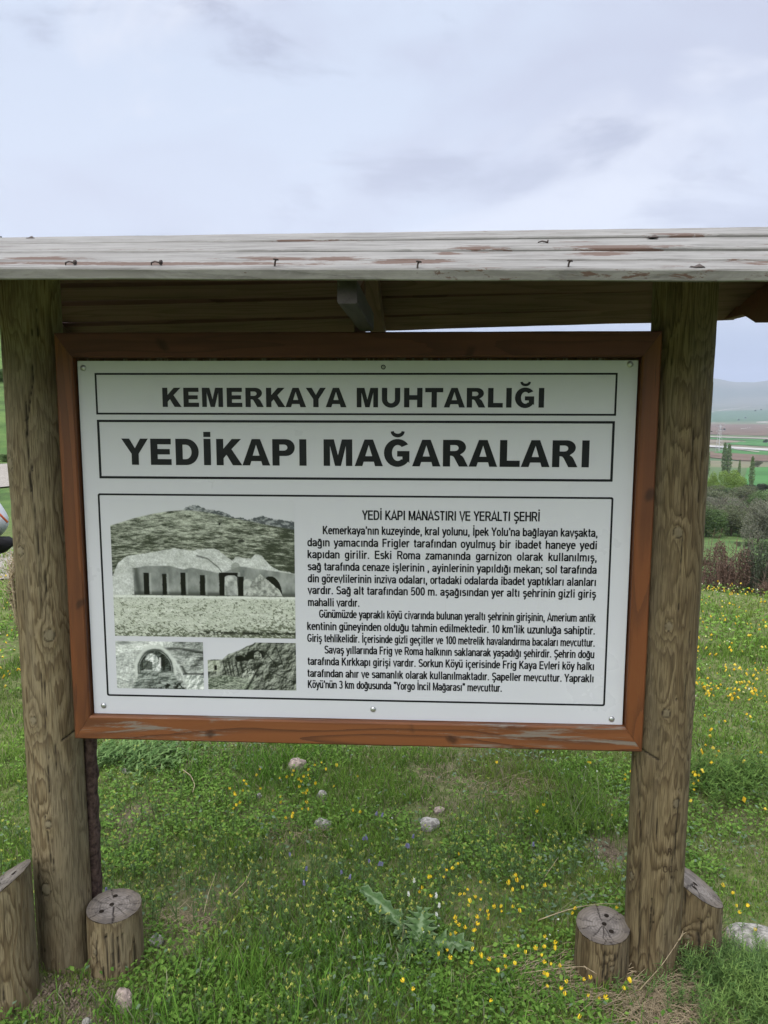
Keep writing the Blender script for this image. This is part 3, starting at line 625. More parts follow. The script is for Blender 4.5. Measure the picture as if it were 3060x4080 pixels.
def text_mesh(txt, x0, x1, zb, cap, justify, fw_=.15, sx_=None, name='printed_text', y=-.0006):
    words = txt.split(' '); ww = [sum(BG[c][0] + .035 for c in w) for w in words]; tot = sum(ww); ns = len(words) - 1
    W = (x1 - x0) / cap; nat = tot + ns * .30; sx = W / nat
    if justify and sx > 1.02: sx = max(1.0, min(1.06, sx)); gap = (W - tot * sx) / ns
    else: gap = .30 * sx
    b = MB(); cx_ = 0
    for w in words:
        for ch in w:
            for st in BG[ch][1]:
                V, Fs = ribbon([(p[0] * sx, p[1]) for p in st], fw_ * min(1.0, .45 + .55 * sx))
                b.add([(x0 + (cx_ + v[0]) * cap, y, zb + v[1] * cap) for v in V], Fs)
            cx_ += (BG[ch][0] + .035) * sx
        cx_ += gap
    return b.mesh(name, [M_BLACK], False)
CAPB = .0232
LINES = [("YEDİ KAPI MANASTIRI VE YERALTI ŞEHRİ", .025, .508, 1.360, 0, .0262), ("Kemerkaya’nın kuzeyinde, kral yolunu, İpek Yolu’na bağlayan kavşakta,", -.084, .6635, 1.319, 1, CAPB),
 ("dağın yamacında Frigler tarafından oyulmuş bir ibadet haneye yedi", -.127, .6635, 1.285, 1, CAPB), ("kapıdan girilir. Eski Roma zamanında garnizon olarak kullanılmış,", -.127, .664, 1.2515, 1, CAPB),
 ("sağ tarafında cenaze işlerinin , ayinlerinin yapıldığı mekan; sol tarafında", -.127, .6645, 1.2175, 1, CAPB), ("din görevlilerinin inziva odaları, ortadaki odalarda ibadet yaptıkları alanları", -.127, .6645, 1.1835, 1, CAPB),
 ("vardır. Sağ alt tarafından 500 m. aşağısından yer altı şehrinin gizli giriş", -.127, .665, 1.1505, 1, CAPB), ("mahalli vardır.", -.127, .018, 1.116, 0, CAPB),
 ("Günümüzde yapraklı köyü civarında bulunan yeraltı şehrinin girişinin, Amerium antik", -.096, .6665, 1.083, 1, CAPB), ("kentinin güneyinden olduğu tahmin edilmektedir. 10 km’lik uzunluğa sahiptir.", -.130, .6665, 1.0475, 1, CAPB),
 ("Giriş tehlikelidir. İçerisinde gizli geçitler ve 100 metrelik havalandırma bacaları mevcuttur.", -.130, .667, 1.013, 1, CAPB), ("Savaş yıllarında Frig ve Roma halkının saklanarak yaşadığı şehirdir. Şehrin doğu", -.082, .667, .980, 1, CAPB),
 ("tarafında Kırkkapı girişi vardır. Sorkun Köyü içerisinde Frig Kaya Evleri köy halkı", -.130, .668, .946, 1, CAPB), ("tarafından ahır ve samanlık olarak kullanılmaktadır. Şapeller mevcuttur. Yapraklı", -.131, .668, .911, 1, CAPB),
 ("Köyü’nün 3 km doğusunda “Yorgo İncil Mağarası” mevcuttur.", -.130, .416, .8785, 0, CAPB)]
for t, a, b_, z, j, cp in LINES: link('printed_text', text_mesh(t, a, b_, z, cp, j, .172 if cp < .025 else .165), panel)

# the three printed photographs, coloured point by point on a fine grid
def lerp3(a, b, t): t = np.clip(t, 0, 1)[..., None]; return np.array(a) * (1 - t) + np.array(b) * t
def photo(quad, nx, ny, fn):
    U, Vv = np.meshgrid(np.linspace(0, 1, nx), np.linspace(0, 1, ny)); (tl, tr, br, bl) = [np.array(q) for q in quad]
    P = ((1 - U) * (1 - Vv))[..., None] * tl + (U * (1 - Vv))[..., None] * tr + (U * Vv)[..., None] * br + ((1 - U) * Vv)[..., None] * bl
    c = .52 * (np.clip(fn(U, Vv), 0.003, .8) / .62) ** 1.6; c = c * .6 + c.mean(-1, keepdims=True) * .4; V = np.stack([P[..., 0], np.full(U.shape, -.0006), P[..., 1]], -1).reshape(-1, 3)
    i = np.arange(nx * ny).reshape(ny, nx); F = np.stack([i[:-1, :-1], i[1:, :-1], i[1:, 1:], i[:-1, 1:]], -1).reshape(-1, 4)
    link('printed_photograph', mesh_np('printed_photograph', V, F, [M_PRINT], cols={'col': c.reshape(-1, 3)}, smooth=False), panel)
def poly_y(x, pts): p = np.array(pts, float); return np.interp(x, p[:, 0], p[:, 1])
def put(c, m, col): m = np.clip(m, 0, 1)[..., None]; return c * (1 - m) + np.array(col) * m if not isinstance(col, np.ndarray) or col.ndim == 1 else c * (1 - m) + col * m
def ph_main(U, V):
    x = 168 + U * 1352; y = 85 + V * 1000; nz = lambda s, sd, st=1.0, o=4: fbm(x / s, y / (s * st), 0, sd, o, .6)
    c = lerp3((.60, .615, .66), (.63, .645, .69), V * 2)
    rk = poly_y(x, [(690,160),(720,146),(760,121),(820,122),(880,150),(960,158),(1030,175),(1090,212),(1140,205),(1180,222),(1220,210),(1290,192),(1340,212),(1420,222),(1470,222),(1520,236)]) + 9 * (nz(14, 71, 1, 3) - .5) * 2
    hill = poly_y(x, [(168,272),(350,215),(480,185),(600,165),(690,157),(800,160),(900,172),(1040,205),(1200,232),(1350,262),(1520,290)])
    m = sstep(-2, 3, y - rk) * (x > 690); c = put(c, m, lerp3((.16, .19, .21), (.42, .45, .46), sstep(.42, .7, nz(22, 72, .6, 3))))
    sl = y - .10 * (x - 700) * np.sign(x - 700) * .5
    st = .5 * fbm(x / 34, sl / 6.5, 0, 73, 5, .7) + .5 * fbm(x / 90, sl / 16, 0, 74, 5, .65)
    hc = lerp3((.56, .60, .50), (.10, .125, .075), sstep(.36, .74, st + .13 * (y - 200) / 330 + .05 * sstep(1050, 1450, x))); hc = hc * (.72 + .56 * nz(7, 74, .5, 3))[..., None]
    c = put(c, sstep(-2, 3, y - hill), hc)
    c = put(c, ((x - 975) / 8) ** 2 + ((y - 252) / 10) ** 2 < 1, (.03, .04, .03)); c = put(c, (((x - 1130) / 26) ** 2 + ((y - 375) / 11) ** 2 < 1) * 1., (.10, .11, .09))
    top = poly_y(x, [(168,640),(215,540),(280,495),(420,470),(640,430),(760,445),(900,432),(960,440),(1010,480),(1060,520),(1085,490),(1200,500),(1230,470),(1280,480),(1330,540),(1400,585),(1520,605)]) + 14 * (nz(30, 75, 1, 3) - .5)
    rc = lerp3((.52, .55, .52), (.70, .73, .71), nz(46, 76, .6, 5) * 1.6 - .3); rc = rc * (.70 + .52 * nz(7, 77, 1, 3))[..., None]
    c = put(c, sstep(-2, 3, y - top) * (y < 776), rc)
    face = poly_y(x, [(168,700),(330,640),(350,575),(420,562),(600,560),(700,585),(760,570),(960,608),(1000,600),(1110,560),(1140,560),(1520,610)]); 
    fc = lerp3((.22, .25, .235), (.46, .49, .465), nz(60, 78, 1.6, 5) * 1.5 - .25); fc = put(fc, np.exp(-((y - 765) / 16) ** 2), (.17, .19, .17))
    c = put(c, sstep(-4, 6, y - face) * (y < 776) * (x > 325), fc)
    c = put(c, np.exp(-((x - 345 - .12 * (y - 600)) / 26) ** 2) * (y > 575) * (y < 774) * .8, (.12, .14, .125))
    c = put(c, np.exp(-((y - poly_y(x, [(800,485),(880,505),(960,570),(985,605)])) / 7) ** 2) * (x > 800) * (x < 985) * .8, (.16, .18, .16))
    c = put(c, (((x - 1085) / 34) ** 2 + ((y - 570) / 40) ** 2 < 1) * .6, (.30, .33, .29))
    for a, b, t0, wv in [(398,442,612,6),(538,572,618,4),(674,714,608,5),(816,858,624,4),(960,1102,603,4),(1100,1144,632,2)]:
        e = 3 * (nz(18, 79, 1, 2) - .5) * 2; c = put(c, sstep(0, 3, x - a - e) * sstep(0, 3, b - x + e) * sstep(0, 3, y - t0) * (y < 774), (.010, .013, .012))
        c = put(c, np.exp(-(((x - b - 9) / 7) ** 2)) * (y > t0) * (y < 770) * .35, (.62, .65, .62))
    def rock(c, a, b, t0, col1, col2, sd):
        hw = (b - a) / 2; cxr = (a + b) / 2; e = t0 + 22 * (np.abs(x - cxr) / hw) ** 3 + 5 * (nz(14, sd, 1, 2) - .5)
        m = sstep(0, 3, hw * (1 - .08 * (770 - y) / 150) - np.abs(x - cxr)) * sstep(0, 3, y - e) * (y < 776); return put(c, m, lerp3(col1, col2, nz(34, sd + 1, 1, 4) * 1.8 - .4))
    c = rock(c, 998, 1100, 622, (.30, .33, .31), (.62, .65, .62), 80); c = rock(c, 1138, 1222, 648, (.34, .37, .34), (.56, .59, .55), 82)
    cave = (((x - 1340) / 85) ** 2 + ((y - 770) / 142) ** 2 < 1) & (y < 772) & (x > 1290); c = put(c, cave * 1., (.012, .015, .013))
    tri = (y > 612 + .95 * np.abs(x - 1268) ** 1.0 * .9) & (y < 776) & (np.abs(x - 1290) < 100 + .5 * (y - 700)); c = put(c, tri * 1., lerp3((.22, .24, .22), (.60, .63, .58), nz(20, 84, 1, 4) * 2 - .5))
    c = put(c, np.exp(-((y - 776) / 3) ** 2) * .8 * (x > 310), (.09, .10, .09))
    gc = lerp3((.44, .49, .38), (.70, .73, .66), (.6 * fbm(x / 30, y / 6, 0, 86, 5, .7) + .4 * nz(80, 85, .3, 4)) * 1.5 - .25); gc = gc * (.76 + .48 * nz(5, 87, .6, 2))[..., None]
    gc = put(gc, sstep(.55, .72, fbm(x / 16, y / 9, 0, 88, 4, .7) + .16 * sstep(980, 1085, y) + .10 * sstep(1000, 1400, x) * sstep(860, 1000, y)) * .8, (.14, .17, .085))
    gc = put(gc, np.exp(-((y - 788) / 10) ** 2) * .8, (.72, .75, .71)); gc = put(gc, np.exp(-((y - 1045 - 10 * nz(60, 89)) / 14) ** 2) * sstep(.4, .55, nz(30, 90, .5, 3)) * sstep(700, 850, x), (.06, .07, .045))
    return put(c, sstep(776, 779, y), gc)
def relief(U, V, sc, seed, ang=0.0, st=1.0, o=5):
    """rock shaded by a light from the upper left: slope of a height field"""
    ca, sa = math.cos(ang), math.sin(ang); f = lambda a, b: fbm((a * ca + b * sa) * sc, (-a * sa + b * ca) * sc / st, 0, seed, o, .58)
    e = .004; return np.clip(.5 + (f(U - e, V * .54 - e) - f(U + e, V * .54 + e)) / e * .020, 0, 1)
def ph_tunnel(U, V):
    R_ = relief(U, V, 7, 20, .35, .5); c = lerp3((.20, .235, .215), (.74, .78, .74), .25 + .75 * R_ - .30 * sstep(.55, 1, U) * (1 - V) + .22 * (V < .3) * (U < .55))
    c = c * (.72 + .5 * fbm(U * 60, V * 34, 0, 22, 3))[..., None]
    c = put(c, np.exp(-((V - .21 - .05 * np.sin(U * 7) + .02 * R_) / .035) ** 2) * sstep(.15, .4, U) * .85, (.07, .085, .075))
    c = put(c, sstep(.45, .7, fbm(U * 9 + V * 6, V * 9, 0, 21, 5, .65)) * sstep(.62, .8, U) * (V < .66) * .85, (.06, .075, .065))
    ex, ey = (U - .45) / .185, (V - .60) / .40; wob = .05 * (fbm(U * 12, V * 8, 0, 29, 4) - .5); rr_ = np.sqrt(ex ** 2 + ey ** 2) + wob
    c = put(c, np.exp(-((rr_ - 1.22) / .10) ** 2) * (V < .9) * sstep(.95, 1.05, rr_), (.62, .66, .62)); c = put(c, np.exp(-((rr_ - 1.06) / .05) ** 2) * (V < .7), (.15, .18, .16))
    ins = sstep(1.02, .97, rr_) * (V < .72); c = put(c, ins, lerp3((.02, .03, .025), (.20, .24, .22), relief(U, V, 14, 25) * 1.2 - .2))
    i2 = np.sqrt(((U - .41) / .10) ** 2 + ((V - .56) / .31) ** 2) + wob; c = put(c, sstep(1.05, .9, i2) * (V < .66) * ins, lerp3((.30, .35, .32), (.80, .83, .81), relief(U, V, 16, 23)))
    c = put(c, ((U > .305) & (U < .415) & (V > .38 + .5 * (U - .305)) & (V < .60)) * .92, lerp3((.04, .055, .045), (.22, .26, .23), relief(U, V, 18, 26)))
    c = put(c, np.exp(-((U - .505) / .010) ** 2) * (V > .34) * (V < .56) * .9, (.80, .82, .81)); c = put(c, np.exp(-((U - .545) / .016) ** 2) * (V > .40) * (V < .6) * .8, (.03, .04, .035))
    fl = sstep(0, .03, V - .60) * sstep(0, .04, U - (.27 - .30 * (V - .6))) * sstep(0, .04, (.66 + .30 * (V - .6)) - U); c = put(c, fl, lerp3((.14, .175, .155), (.50, .55, .51), relief(U, V, 9, 24, 0, .4) - .1 * (V - .6)))
    c = put(c, sstep(.46, .58, fbm(U * 22, V * 12, 0, 28, 4, .65)) * sstep(.78, .92, V) * sstep(.3, .45, U) * sstep(.82, .76, U) * .95, (.02, .03, .022))
    c = put(c, np.exp(-((U - .69 - .28 * (V - .45)) / .016) ** 2) * (V > .35) * (V < .98) * .85, (.66, .70, .66)); c = put(c, np.exp(-((U - .735 - .28 * (V - .45)) / .018) ** 2) * (V > .5) * .75, (.05, .065, .055))
    lg = V - .66 - .10 * (U - .75); c = put(c, sstep(0, .03, lg) * sstep(.74, .80, U - .12 * (V - .66)), lerp3((.32, .37, .34), (.80, .84, .80), relief(U, V, 14, 30))); c = put(c, np.exp(-((V - .66 - .03 * fbm(U * 8, 0, 0, 27)) / .02) ** 2) * (U > .76) * .8, (.05, .06, .055))
    return put(c, np.exp(-(((U - .10) / .10) ** 2 + ((V - .035) / .04) ** 2)) * .8, (.20, .23, .22))
def ph_cliff(U, V):
    wob = fbm(U * 14, V * 8, 0, 39, 4) - .5; c = np.broadcast_to(np.array((.62, .63, .68)), U.shape + (3,)).copy()
    top = np.interp(U, [0, .17, .18, .24, .36, .44, .52, .56, 1], [.38, .36, .34, .24, .16, .08, .03, -.05, -.05]) + .03 * wob
    Rk = relief(U, V, 9, 31, -.5, .8); rk = lerp3((.055, .07, .05), (.50, .54, .46), Rk * 1.1 - .12 + .12 * (U < .35)); rk = rk * (.7 + .5 * fbm(U * 70, V * 40, 0, 32, 3))[..., None]
    c = put(c, sstep(0, .012, V - top), rk); c = put(c, (V > .40 - .1 * U) * sstep(.15, .12, U) * (V < .62) * 1., lerp3((.34, .38, .28), (.58, .62, .52), relief(U, V, 20, 38)))
    c = put(c, ((U > .072) & (U < .104) & (V > .49) & (V < .595)) * 1., (.01, .012, .01))
    c = put(c, sstep(1.15, .8, np.sqrt(((U - .365) / .06) ** 2 + ((V - .33) / .07) ** 2) + wob), (.012, .017, .013))
    c = put(c, sstep(1.2, .85, np.sqrt(((U - .53) / .15) ** 2 + ((V - .26 + .30 * (U - .53)) / .10) ** 2) + 1.3 * wob), (.025, .033, .027))
    c = put(c, sstep(1.15, .85, np.sqrt(((U - .57) / .042) ** 2 + ((V - .29) / .09) ** 2) + wob), lerp3((.12, .14, .11), (.50, .53, .46), relief(U, V, 24, 34)))
    for a, w_ in ((.185, .006), (.215, .005), (.25, .008), (.285, .006), (.33, .010), (.385, .012)): c = put(c, np.exp(-((U - a - .08 * (V - .5) - .02 * wob) / w_) ** 2) * sstep(.36, .42, V) * sstep(.74, .70, V) * .9, (.03, .04, .03))
    bx = np.sqrt(((U - .455) / .075) ** 2 + ((V - .70) / .15) ** 2) + .9 * wob; c = put(c, sstep(1.15, 1.02, bx) * .9, (.03, .04, .03)); c = put(c, sstep(1.02, .92, bx), lerp3((.10, .12, .09), (.58, .62, .54), relief(U, V, 20, 35)))
    c = put(c, sstep(.02, .06, V - (.66 + .30 * np.abs(U - .2))) * sstep(.54, .48, U), lerp3((.10, .14, .09), (.46, .52, .41), relief(U, V, 16, 36, .4, .4)))
    for q in range(6): c = put(c, np.exp(-((V - 1.02 + .55 * (U * (1.1 + .14 * q)) - .055 * q) / .006) ** 2) * (U < .55) * (V > .6) * .75, (.55, .60, .50))
    for x0, y0, x1, y1 in ((.66, .2, .80, .52), (.78, .1, .86, .5), (.70, .60, .98, .82), (.82, .62, .95, .56)): 
        t = np.clip(((U - x0) * (x1 - x0) + (V - y0) * (y1 - y0)) / ((x1 - x0) ** 2 + (y1 - y0) ** 2), 0, 1); dd = np.hypot(U - x0 - t * (x1 - x0) + .02 * wob, (V - y0 - t * (y1 - y0)) * .54); c = put(c, np.exp(-(dd / .006) ** 2) * .8, (.025, .035, .025))
    return put(c, np.exp(-((U - .585 + .30 * (V - .5) + .03 * wob) / .014) ** 2) * (V > .42) * .9, (.025, .033, .025))
photo([(-.6785, 1.410), (-.1625, 1.4105), (-.1628, 1.0215), (-.6792, 1.0212)], 330, 250, ph_main)
photo([(-.6790, 1.0065), (-.4268, 1.0068), (-.4275, .8676), (-.6800, .8668)], 170, 100, ph_tunnel)
photo([(-.4144, 1.0080), (-.1628, 1.0090), (-.1630, .8704), (-.4152, .8690)], 170, 100, ph_cliff)

# screw caps
def dome(r, h, n=14, m=5):
    V = [(0, 0, h)]; Fs = []
    for i in range(1, m + 1):
        a = math.pi / 2 * i / m
        for j in range(n): q = 2 * math.pi * j / n; V.append((r * math.sin(a) * math.cos(q), r * math.sin(a) * math.sin(q), h * math.cos(a)))
    Fs += [[0, 1 + j, 1 + (j + 1) % n] for j in range(n)]
    for i in range(m - 1):
        for j in range(n): a = 1 + i * n; Fs.append([a + j, a + n + j, a + n + (j + 1) % n, a + (j + 1) % n])
    return V, Fs
b = MB(); V, Fs = dome(.0085, .005); b.add(V, Fs); cap_me = b.mesh('screw_cap', [M_STEEL])
rot = Matrix.Rotation(math.pi / 2, 4, 'X')
for x, z in [(-.734, 1.7693), (.729, 1.7779), (-.7218, .8135), (.0549, .8197), (.7202, .8063)]: link('screw_cap', cap_me, panel, Matrix.Translation((x, 0, z)) @ rot)
b = MB(); V, Fs = dome(.0032, .002); b.add(V, Fs, 0)
ring = []; 
for rr_, y_ in ((.0062, -.0004), (.0062, -.0014), (.0042, -.0014), (.0042, -.0004)): ring += [(rr_ * math.cos(a), rr_ * math.sin(a), -y_) for a in np.linspace(0, 2 * np.pi, 16, endpoint=False)]
b.add(ring, [[i*16+j, i*16+(j+1)%16, (i+1)*16+(j+1)%16, (i+1)*16+j] for i in range(3) for j in range(16)], 1)
link('screw', b.mesh('screw', [M_STEEL, M_BLACK]), panel, Matrix.Translation((.0818, 0, 1.7712)) @ rot, label='bare screw in a black washer')

# carved letters on the right post
def carve(txt, x0, zb, cap):
    b = MB(); cx_ = x0
    for ch in txt:
        for st in BG[ch][1]:
            V, Fs = ribbon(st, .13); P = []
            for v in V:
                X = cx_ + v[0] * cap; a = (X - PR[0]) / .080; P.append((PR[0] + .0818 * math.sin(a), PR[1] - .0818 * math.cos(a), zb + v[1] * cap))
            b.add(P, Fs)
        cx_ += (BG[ch][0] + .2) * cap
    link('carved_letters', b.mesh('carved_letters', [M_CUT], False), board)
carve('CCA', .872, .372, .020); carve('R', .882, .425, .020)

# roof: front slope boards (top surface seen), back slope boards, rafters
RX0, RX1 = -1.19, 1.236
def zf(y, x, off=0): return 2.112 + .333 * (y - .0) - .0105 * x * np.clip(-y / .55, 0, 1) + .006 * x * np.clip((y + .55) / .6, 0, 1) + off     # top of the front slope
PAINT = [(-1.0, -.50, .28, .045), (-.62, -.42, .16, .03), (-.36, -.50, .7, .022), (.0, -.43, .10, .035), (-.12, -.43, .14, .03), (.16, -.47, .16, .04), (.24, -.36, .05, .03), (.30, -.30, .12, .02), (.62, -.30, .22, .035),
         (.56, -.37, .12, .03), (-.10, -.12, .22, .012), (.98, -.475, .34, .035), (1.02, -.40, .2, .02), (.55, -.19, .1, .02), (.8, -.1, .12, .02), (-1.02, -.36, .12, .012)]
edges = [-.552, -.446, -.319, -.206, -.115, .028]
fr_boards = []; fr_mats = []
for i in range(5):
    y0, y1 = edges[i] + (0 if not i else .003), edges[i + 1] - (.0045 if i in (1, 3) else .0022); ym = (y0 + y1) / 2; wdt = (y1 - y0) / math.cos(math.atan(.333))
    dz = [0, .0, .003, -.001, .002][i]
    me, V = beam_mesh('roof_board', RX1 - RX0, wdt, .0235, M_ROOF, .011, .003, .0012, seed=20 + i, nw=9)
    m4 = place((RX0, ym, float(zf(ym, RX0)) - .0118 + dz), (RX1, ym + (.006 if i == 3 else 0), float(zf(ym, RX1)) - .0118 + dz), (0, -.316, .949))
    W = (np.array(m4) @ np.concatenate([V, np.ones((len(V), 1))], 1).T).T[:, :3]; mk = np.zeros(len(V))
    for px_, py_, a, b_ in PAINT: mk = np.maximum(mk, np.exp(-(((W[:, 0] - px_) / (a * .62)) ** 2 + ((W[:, 1] - py_) / b_) ** 2)))
    if i == 0: mk = np.where(W[:, 1] < -.5535, np.minimum(mk, .30), mk)
    mk = np.maximum(mk, .30 * sstep(.55, .7, fbm(W[:, 0] * 3, W[:, 1] * 30, 0, 61, 3)))
    at = me.attributes.new('mask', 'FLOAT', 'POINT'); at.data.foreach_set('value', mk.astype(np.float32))
    fr_mats.append(m4.copy()); fr_boards.append(link('roof_board', me, board, m4))
# nails: some standing proud, some lying bent
def nail(u, v, kind):
    d = ray(u, v); y = -.5
    for _ in range(12):
        p = atY(u, v, y); t = (float(zf(p[1], p[0])) - CAM[2]) / (p[2] - CAM[2]); 
        a_, b_ = y - .02, y + .02; fa = atY(u, v, a_)[2] - float(zf(a_, atY(u, v, a_)[0])); fb = atY(u, v, b_)[2] - float(zf(b_, atY(u, v, b_)[0])); f0 = p[2] - float(zf(y, p[0]))
        s = (fb - fa) / .04
        if abs(s) < 1e-6: break
        y -= f0 / s
    p = atY(u, v, y); z = float(zf(y, p[0])) + .001; b = MB()
    if kind == 'up': b.tube([(0, 0, -.01), (.001, 0, .006), (.003, -.001, .011)], .0020, 6); b.tube([(.003, -.001, .0105), (.0033, -.001, .0125)], .0056, 10)
    elif kind == 'bent': b.tube([(0, 0, -.01), (0, 0, .004), (.008, -.002, .006), (.02, -.003, .003)], .0018, 6); b.tube([(.019, -.003, .004), (.022, -.0035, .0035)], .005, 10)
    else: 
        V, Fs = dome(.011, .006, 12, 4); V = [(x * 1.3 * (1 + .2 * math.sin(5 * x * 300)), yy * .8, zz * (1 + .4 * math.sin(x * 400))) for x, yy, zz in V]; b.add(V, Fs)
    o = link('nail', b.mesh('nail', [M_NAIL]), fr_boards[0 if y < -.44 else 2], fr_mats[0 if y < -.44 else 2].inverted() @ Matrix.Translation((p[0], y, z)))
for u, v, kd in [(593, 575, 'up'), (901, 580, 'up'), (1227, 578, 'up'), (142, 573, 'bent'), (327, 573, 'bent'), (1505, 580, 'lump'), (1410, 515, 'lump'), (1163, 528, 'bent'), (66, 517.5, 'lump')]: nail(u, v, kd)
# back slope
def zb_(y, x): return 2.100 - .275 * (y - .03) + .030 * (x - .06) * np.clip((y - .1) / .55, 0, 1)
be = [.035, .140, .262, .375, .520, .655]
for i in range(5):
    y0, y1 = be[i] + .0004, be[i + 1] - .0004; ym = (y0 + y1) / 2; wdt = (y1 - y0) / math.cos(.268)
    me, _ = beam_mesh('back_roof_board', RX1 - RX0, wdt, .022, M_UNDER, .04, .009, .0018, seed=40 + i, nw=2)
    link('back_roof_board', me, board, place((RX0, ym, float(zb_(ym, RX0)) + .011), (RX1, ym, float(zb_(ym, RX1)) + .011), (0, .265, .964)))
def timber(name, p0, p1, W, H, up=(0, 0, 1), mat=M_UNDER, sd=0):
    L = (Vector(p1) - Vector(p0)).length; me, _ = beam_mesh(name, L, W, H, mat, .05, .003, .001, seed=sd, nw=1); return link(name, me, board, place(p0, p1, up))
for i, xr in enumerate((-1.05, .035, 1.0)):
    xb = xr
    timber('rafter', (xb, .05, 2.068), (xb, .625, 1.910 + .028 * xb), .046, .055, (0, .27, .96), sd=i)
    if i != 1: continue
    timber('rafter', (xr, -.50, 1.905), (xr, .04, 2.072), .039, .034, (0, -.32, .95), sd=5 + i)
    timber('tie_beam', (xr, -.505, 1.892), (xr, .02 if i == 1 else .10, 1.892), .040, .048, mat=M_TIE, sd=9 + i)
timber('purlin', (RX0 + .04, .045, 2.050), (RX1 - .04, .045, 2.062), .05, .07, sd=15)
timber('king_post', (.012, .09, 1.86), (.012, .09, 2.03), .05, .03, (1, 0, 0), sd=16)
# gable boards: bottom edge level, chamfered towards the back
def gable(x0, x1):
    O = [(-.535, 1.907), (.29, 1.917), (.379, 1.925), (.477, 1.961), (.66, 1.966), (.655, 1.915 + .035), (.05, 2.092), (-.53, 1.905)]
    O = [(-.53, 1.903), (-.45, 1.9065), (.29, 1.916), (.379, 1.925), (.477, 1.961), (.66, 1.965), (.655, 1.970), (.04, 2.085)]
    V = [(x0, y, z) for y, z in O] + [(x1, y, z) for y, z in O]; n = len(O)
    b = MB(); b.add(V, [list(range(n))[::-1], list(range(n, 2 * n))] + [[i, (i + 1) % n, n + (i + 1) % n, n + i] for i in range(n)])
    link('gable_board', b.mesh('gable_board', [M_GABLE], False), board)
gable(1.20, 1.232); gable(-1.19, -1.158)
if False: timber('tie_beam', (1.19, .60, 1.972), (1.19, .40, 1.972), .03, .02, sd=22)

# ------------------------------------------------------------------ log stumps beside the posts
def rings_mat():
    k = NM('sawn_end_grain', .85, .2); o = k.obj()
    w = k.n('ShaderNodeTexWave', wave_type='RINGS', rings_direction='Z', wave_profile='SAW'); k.set(w.inputs['Vector'], k.n('ShaderNodeTexCoord').outputs['Object'])
    w.inputs['Scale'].default_value = 38; w.inputs['Distortion'].default_value = 1.2; w.inputs['Detail'].default_value = 3; w.inputs['Detail Scale'].default_value = 1.5
    c = k.mix(k.math('MULTIPLY', w.outputs['Fac'], .6), (.235, .21, .19), (.105, .088, .074))
    c = k.mix(k.rng(k.attr('rad'), .45, .95, 0, .65), c, (.105, .085, .062)); c = k.mix(k.rng(k.noise(None, 30, 5, .65), .42, .62, 0, .7), c, (.085, .074, .066))
    c = k.mix(k.attr('crack'), c, (.018, .014, .012)); k.col(c); k.bump(w.outputs['Fac'], .3, .002); return k.m
M_END = rings_mat()
def stump(x, y, r, ztop, sx, sy, seed, label, holes, spokes, mat, lean=(0, 0)):
    base = G(x, y); e = empty('log_stump', (x, y, base), label, 'log stump', 'log stumps set in the ground beside the posts')
    top = lambda a, b: ztop - base + sx * a + sy * b
    me = log_mesh('log', r, -.08, ztop, seed, [(random.uniform(-.5, .5) * r, ztop * .5, .016)], [([(s_, ztop - base + .0 + sx * s_), (s_ + .004, .02)], w_) for s_, w_ in spokes if w_ > 0], mat, top, taper=.04, nth=110)
    link('log', me, e)
    nr_, na_ = 34, 110; q = np.linspace(0, 1, nr_); th = np.linspace(0, 2 * np.pi, na_, endpoint=False); Q, T = np.meshgrid(q, th, indexing='ij')
    rb = r * (1 - .02) * (1 + .035 * (fbm(np.cos(T) * 1.1 + 9, np.sin(T) * 1.1 + seed, ztop * 1.7, seed, 3) - .5) * 2)
    X = Q * rb * np.cos(T); Y = Q * rb * np.sin(T); jag = .004 * (Q > .94) * (fbm(np.cos(T) * 12, np.sin(T) * 12, 0, seed, 3) - .4)
    ck = np.zeros_like(X); rs = np.random.default_rng(seed)
    for j in range(13):
        a = rs.uniform(0, 2 * np.pi) if j >= len(spokes) else -np.pi / 2 + math.asin(max(-.95, min(.95, spokes[j][0] / r))); L0 = rs.uniform(.05, .6) if j >= len(spokes) else .02; wd = rs.uniform(.0006, .0015) if j >= len(spokes) else max(.0012, spokes[j][1])
        aa = a + .12 * (fbm(Q * 5, j * 3.1, 0, seed + j, 3) - .5) * 2; dth = (T - aa + np.pi) % (2 * np.pi) - np.pi
        ck = np.maximum(ck, np.exp(-(dth * Q * r / wd) ** 2) * sstep(L0, L0 + .06, Q) * (np.cos(dth) > 0))
    ck = np.maximum(ck, .7 * np.exp(-((Q - .55 - .04 * np.sin(3 * T + seed)) * r / .0011) ** 2) * (fbm(np.cos(T) * 3, np.sin(T) * 3, 0, seed + 40, 2) > .54))
    Z = top(X, Y) + jag - .003 * ck + .0008; V = np.stack([X, Y, Z], -1).reshape(-1, 3); idx = np.arange(nr_ * na_).reshape(nr_, na_); nx = np.roll(idx, -1, 1)
    F = np.stack([idx[:-1], idx[1:], nx[1:], nx[:-1]], -1).reshape(-1, 4)
    link('cut_face', mesh_np('cut_face', V, F, [M_END], {'rad': Q, 'crack': np.clip(ck, 0, 1)}), e)
    for hx, hy in holes:
        b = MB(); P = [(hx + .0072 * math.cos(a), hy + .0072 * math.sin(a)) for a in np.linspace(0, 2 * np.pi, 14, endpoint=False)]
        b.add([(p, q_, float(top(p, q_)) + .0022) for p, q_ in P], [list(range(14))]); link('drilled_hole', b.mesh('drilled_hole', [M_HOLE], False), e)
    return e
stump(-.997, -.12, .088, .325, .68, .03, 31, 'log stump with steeply slanted top at the left picture edge, outside the left post', [(.035, .02), (.0, .0), (.005, -.035)], [(-.02, .001)], M_POST)
